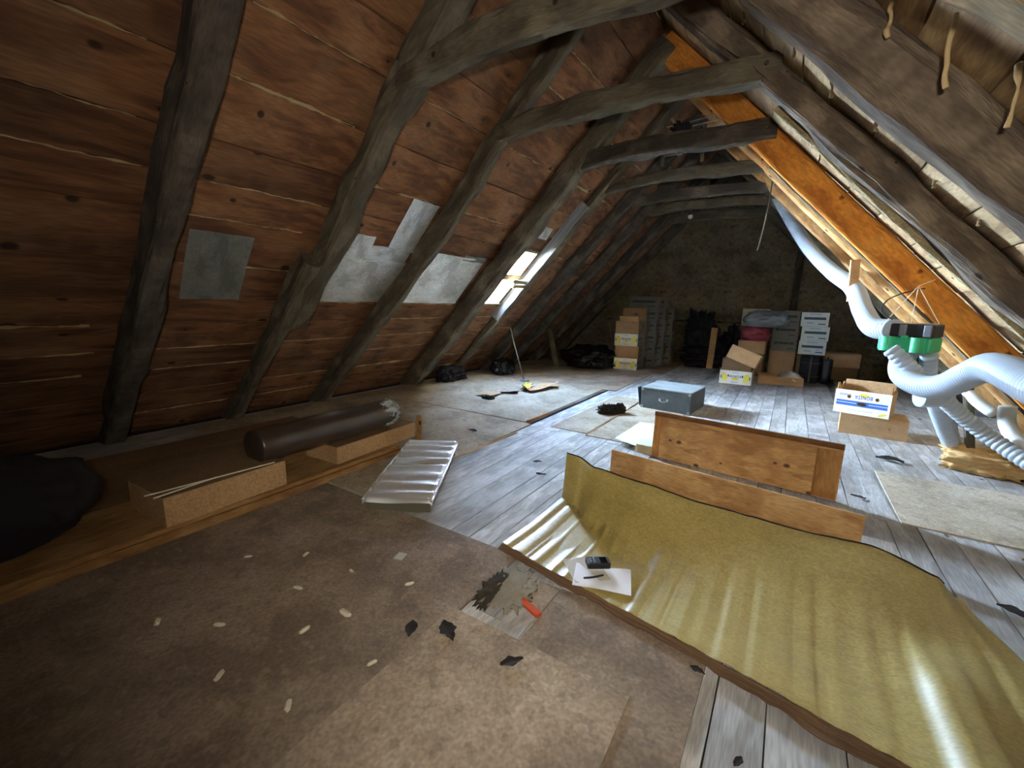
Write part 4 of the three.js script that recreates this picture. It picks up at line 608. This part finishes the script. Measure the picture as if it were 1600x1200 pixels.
// ---------- ventilation box and hoses ----------
{
  const o = thing('ventilation_box', 'green and black ventilation box hanging from cords under the right slope', 'ventilation unit', [0.89, 1.16, -5.08], -0.42);
  const w = 0.36, d = 0.3;
  part('lower_case', rbox(w, 0.13, d, 0.02), M.green, o, 'green lower half').position.y = 0.065; part('upper_case', rbox(w - 0.006, 0.11, d - 0.006, 0.012), M.black, o, 'black upper half').position.y = 0.186;
  for (const x of [-w / 2 + 0.03, -0.02, w / 2 - 0.04]) part('rib', rbox(0.05, 0.1, 0.02, 0.006), M.grey, o, 'grey upright rib').position.set(x, 0.185, d / 2);
  for (const x of [-0.11, 0.09]) part('port_housing', new THREE.CylinderGeometry(0.055, 0.055, 0.125, 20), M.green, o).position.set(x, 0.066, d / 2 - 0.02);
  part('latch', rbox(0.05, 0.025, 0.012, 0.003), M.green, o.children[0]).position.set(0, 0.065, d / 2 + 0.005);
  const apex = V(0.87, 1.72, -5.02); const top = [[-0.16, 0.245, 0.12], [0.02, 0.245, 0.13], [0.17, 0.245, 0.0]]; o.updateMatrixWorld();
  const cords = thing('cord_sling', 'thin pale cords holding up the green ventilation box', 'cord'); for (const [x, y, z] of top) { const e = V(x, y, z).applyMatrix4(o.matrixWorld); part('strand', sweep([apex, e.clone().lerp(apex, 0.5), e], 0.0035, 10, 6), M.rope, cords); } { const a = V(...top[0]).applyMatrix4(o.matrixWorld), b = V(...top[1]).applyMatrix4(o.matrixWorld), c = V(...top[2]).applyMatrix4(o.matrixWorld); part('strand', sweep([a, b, c], 0.004, 16, 6), M.rope, cords); part('strand', sweep([apex, V(1.0, 1.78, -5.2)], 0.0035, 6, 6), M.rope, cords); }
  const hose = (label, pts, r, pitch, amp, mat = M.hose) => { const cv = new THREE.CatmullRomCurve3(pts.map((p) => V(...p)), false, 'centripetal'), L = cv.getLength(), seg = Math.round(L / pitch * 8); return solo('ribbed_hose', sweep(cv, (t) => r * (1 - amp * 0.5 + amp * Math.pow(Math.abs(Math.sin(t * L / pitch * Math.PI)), 0.7)), seg, 20), mat, label, 'hose'); };
  hose('long white hose curving down along the right slope into the ventilation box', [[-0.43, 3.28, -8.3], [-0.24, 2.98, -8.6], [0.07, 2.44, -8.1], [0.37, 2.0, -7.2], [0.55, 1.76, -6.4], [0.61, 1.48, -5.7], [0.66, 1.35, -5.25], [0.76, 1.345, -5.0]], 0.088, 0.036, 0.1);
  hose('thick ribbed hose looping from the box out of the right side of the picture', [[0.93, 1.2, -5.22], [0.87, 1.07, -5.12], [0.85, 0.97, -4.9], [0.92, 0.93, -4.55], [0.98, 0.98, -4.28], [1.01, 1.09, -4.0], [1.02, 1.18, -3.72], [0.99, 1.2, -3.35], [0.95, 1.19, -2.9], [0.94, 1.16, -2.3]], 0.082, 0.036, 0.11);
  hose('ribbed hose slanting from under the box down to the right', [[0.73, 1.19, -4.82], [0.85, 1.07, -4.8], [1.0, 0.91, -4.84], [1.17, 0.76, -4.92], [1.33, 0.62, -4.98], [1.48, 0.5, -4.96], [1.66, 0.38, -4.8], [1.9, 0.25, -4.5]], 0.058, 0.042, 0.17);
  hose('ribbed hose hanging down to the tan crumpled foam', [[1.02, 1.15, -5.02], [1.04, 1.05, -5.08], [1.08, 0.88, -5.15], [1.2, 0.66, -5.35], [1.34, 0.42, -5.6], [1.5, 0.16, -5.85], [1.58, 0.04, -5.98]], 0.058, 0.04, 0.17);
  hose('thinner shaded hose hanging just behind the one on the tan foam', [[1.24, 0.9, -5.4], [1.36, 0.62, -5.6], [1.5, 0.3, -5.95], [1.68, 0.06, -6.2], [1.78, 0.05, -6.25]], 0.045, 0.034, 0.13);
  hose('short pale pipe piece in the dark behind the ribbed hoses', [[1.47, 0.8, -5.8], [1.56, 0.68, -5.7], [1.66, 0.6, -5.62]], 0.05, 0.2, 0.02, M.white); hose('pale curved pipe at the right edge behind the hoses', [[1.6, 0.74, -5.2], [1.6, 0.62, -5.15], [1.64, 0.5, -5.05], [1.72, 0.44, -4.95]], 0.055, 0.2, 0.01, M.white);
  const pl = thing('hose_clamp', 'white plastic pipe coupling below the thick hose loop', 'pipe coupling', [0.98, 0.83, -4.62], 0.4); part('collar', new THREE.CylinderGeometry(0.075, 0.075, 0.12, 20), M.hose, pl).rotation.z = Math.PI / 2;
  solo('foam_heap', lump(0.3, 0.11, 0.15, 201, 0.38, 3.2), M.tan, 'tan crumpled foam heap at the feet of the hoses', 'foam', [1.68, 0.0, -5.72], -0.2);
  solo('dark_rag', lump(0.3, 0.08, 0.2, 202, 0.3, 4), M.darkCloth, 'dark rag behind the tan foam heap', 'rag', [2.05, 0.0, -6.0], -0.2);
  const wr = solo('black_cable', sweep([V(0.74, 1.43, -5.0), V(0.66, 1.5, -5.05), V(0.7, 1.6, -5.15), V(0.85, 1.68, -5.3), V(1.0, 1.72, -5.5)], 0.006, 40, 6), M.wire, 'thin black cable arching from the ventilation box to the slope', 'cable');
  // small struts under the right slope
  const st = (l, a, b) => { const q = thing('wooden_strut', l, 'strut'); part('strut', timber([V(...a), V((a[0] + b[0]) / 2, (a[1] + b[1]) / 2, (a[2] + b[2]) / 2), V(...b)], V(1, 0, 0), 0.07, ZV, 0.06, 211, 0.006), M.beam, q); };
  st('thin upright strut behind the thick hose loop', [1.62, 0.02, -5.75], [1.45, 1.0, -5.75]); st('thin upright strut near the right edge behind the pale pipe', [1.85, 0.02, -5.1], [1.7, 0.9, -5.1]);
  const bt = solo('hanging_batten', plankGeo(0.46, 0.02, 0.1, 221, 0.002), M.cardP, 'short pale batten hanging upright beside the white hose', 'batten', [0.53, 1.835, -6.28]); bt.rotation.set(0, 0.5, Math.PI / 2 + 0.06, 'YXZ'); bt.rotateX(Math.PI / 2);
}
// ---------- things hanging from the collars ----------
{
  const l = thing('hanging_lamp', 'small pale lamp holder on a cable below the grey collar beam', 'lamp', [-1.84, 3.2, -9.0]); part('cable', sweep([V(0.17, 0.68, 0.02), V(0.13, 0.3, 0), V(0.03, 0.12, 0), V(0, 0.06, 0)], 0.006, 24, 6), M.wire, l); part('lamp_holder', new THREE.CylinderGeometry(0.03, 0.035, 0.07, 14), M.wire, l).position.y = 0.05; part('bulb', new THREE.SphereGeometry(0.045, 16, 12), M.bulb, l).position.y = -0.015;
  const w = thing('hanging_wire', 'long thin stiff wire hanging from the collar ends over the hose', 'wire'); part('wire', sweep([V(-0.32, 3.5, -7.4), V(-0.45, 3.46, -7.6), V(-0.48, 3.1, -7.6), V(-0.51, 2.7, -7.6), V(-0.56, 2.36, -7.6)], 0.009, 40, 6), M.beam, w);
  const k = thing('hanging_rack', 'wire drying rack hung above the pale edged collar beam', 'rack', [-1.42, 3.46, -6.35]);
  for (const [x, h] of [[-0.3, 0.55], [0.2, 0.5]]) part('upright', rbox(0.045, h, 0.02, 0.004), M.beam, k).position.set(x, h / 2 - 0.1, 0);
  for (let i = 0; i < 7; i++) part('rod', sweep([V(-0.3 + 0.08 * (i % 3), 0.03 + 0.06 * i, 0.02 * (i % 2)), V(0.55 + 0.05 * (i % 2), 0.06 + 0.062 * i, 0.02 * (i % 2))], 0.007, 6, 6), M.steel, k);
  part('hook', new THREE.TorusGeometry(0.05, 0.008, 8, 20), M.steel, k).position.set(-0.08, 0.06, 0.03); part('wire_bunch', lump(0.12, 0.1, 0.06, 231, 0.5, 5), M.darkCloth, k).position.set(-0.08, 0.2, 0.02);
  for (let i = 0; i < 4; i++) part('hook', sweep([V(-0.2 + i * 0.05, 0.28, 0.04), V(-0.14 + i * 0.05, 0.18 + 0.02 * i, 0.06), V(-0.05 + i * 0.04, 0.16, 0.05)], 0.006, 12, 6), M.steel, k);
}
// fitting of the unseen lamp, out of view behind the camera
{
  const w = thing('unseen_lamp', 'unseen lamp behind the camera, placed to light the near floor', 'lamp', [LAMP.x, LAMP.y, LAMP.z + 0.05], 0.5);
  part('reflector', new THREE.LatheGeometry([[0.001, -0.09], [0.03, -0.09], [0.045, -0.05], [0.075, 0.02], [0.08, 0.025], [0.072, 0.022], [0.04, -0.045]].map(([a, b]) => new THREE.Vector2(a, b)), 28), M.black, w).rotation.x = -Math.PI / 2;
  const e = part('lamp_lens', new THREE.CylinderGeometry(0.06, 0.06, 0.004, 28), std({ color: '#fff3dc', emissive: '#ffe2b0', emissiveIntensity: 0.6 }), w); e.rotation.x = Math.PI / 2; e.position.z = -0.002;
  part('cable', sweep([V(0, 0.02, 0.07), V(0.02, 0.3, 0.09), V(0.15, 0.72, 0.12), V(0.3, 0.95, 0.14)], 0.005, 30, 6), M.wire, w);
}
renderer.render(scene, camera);
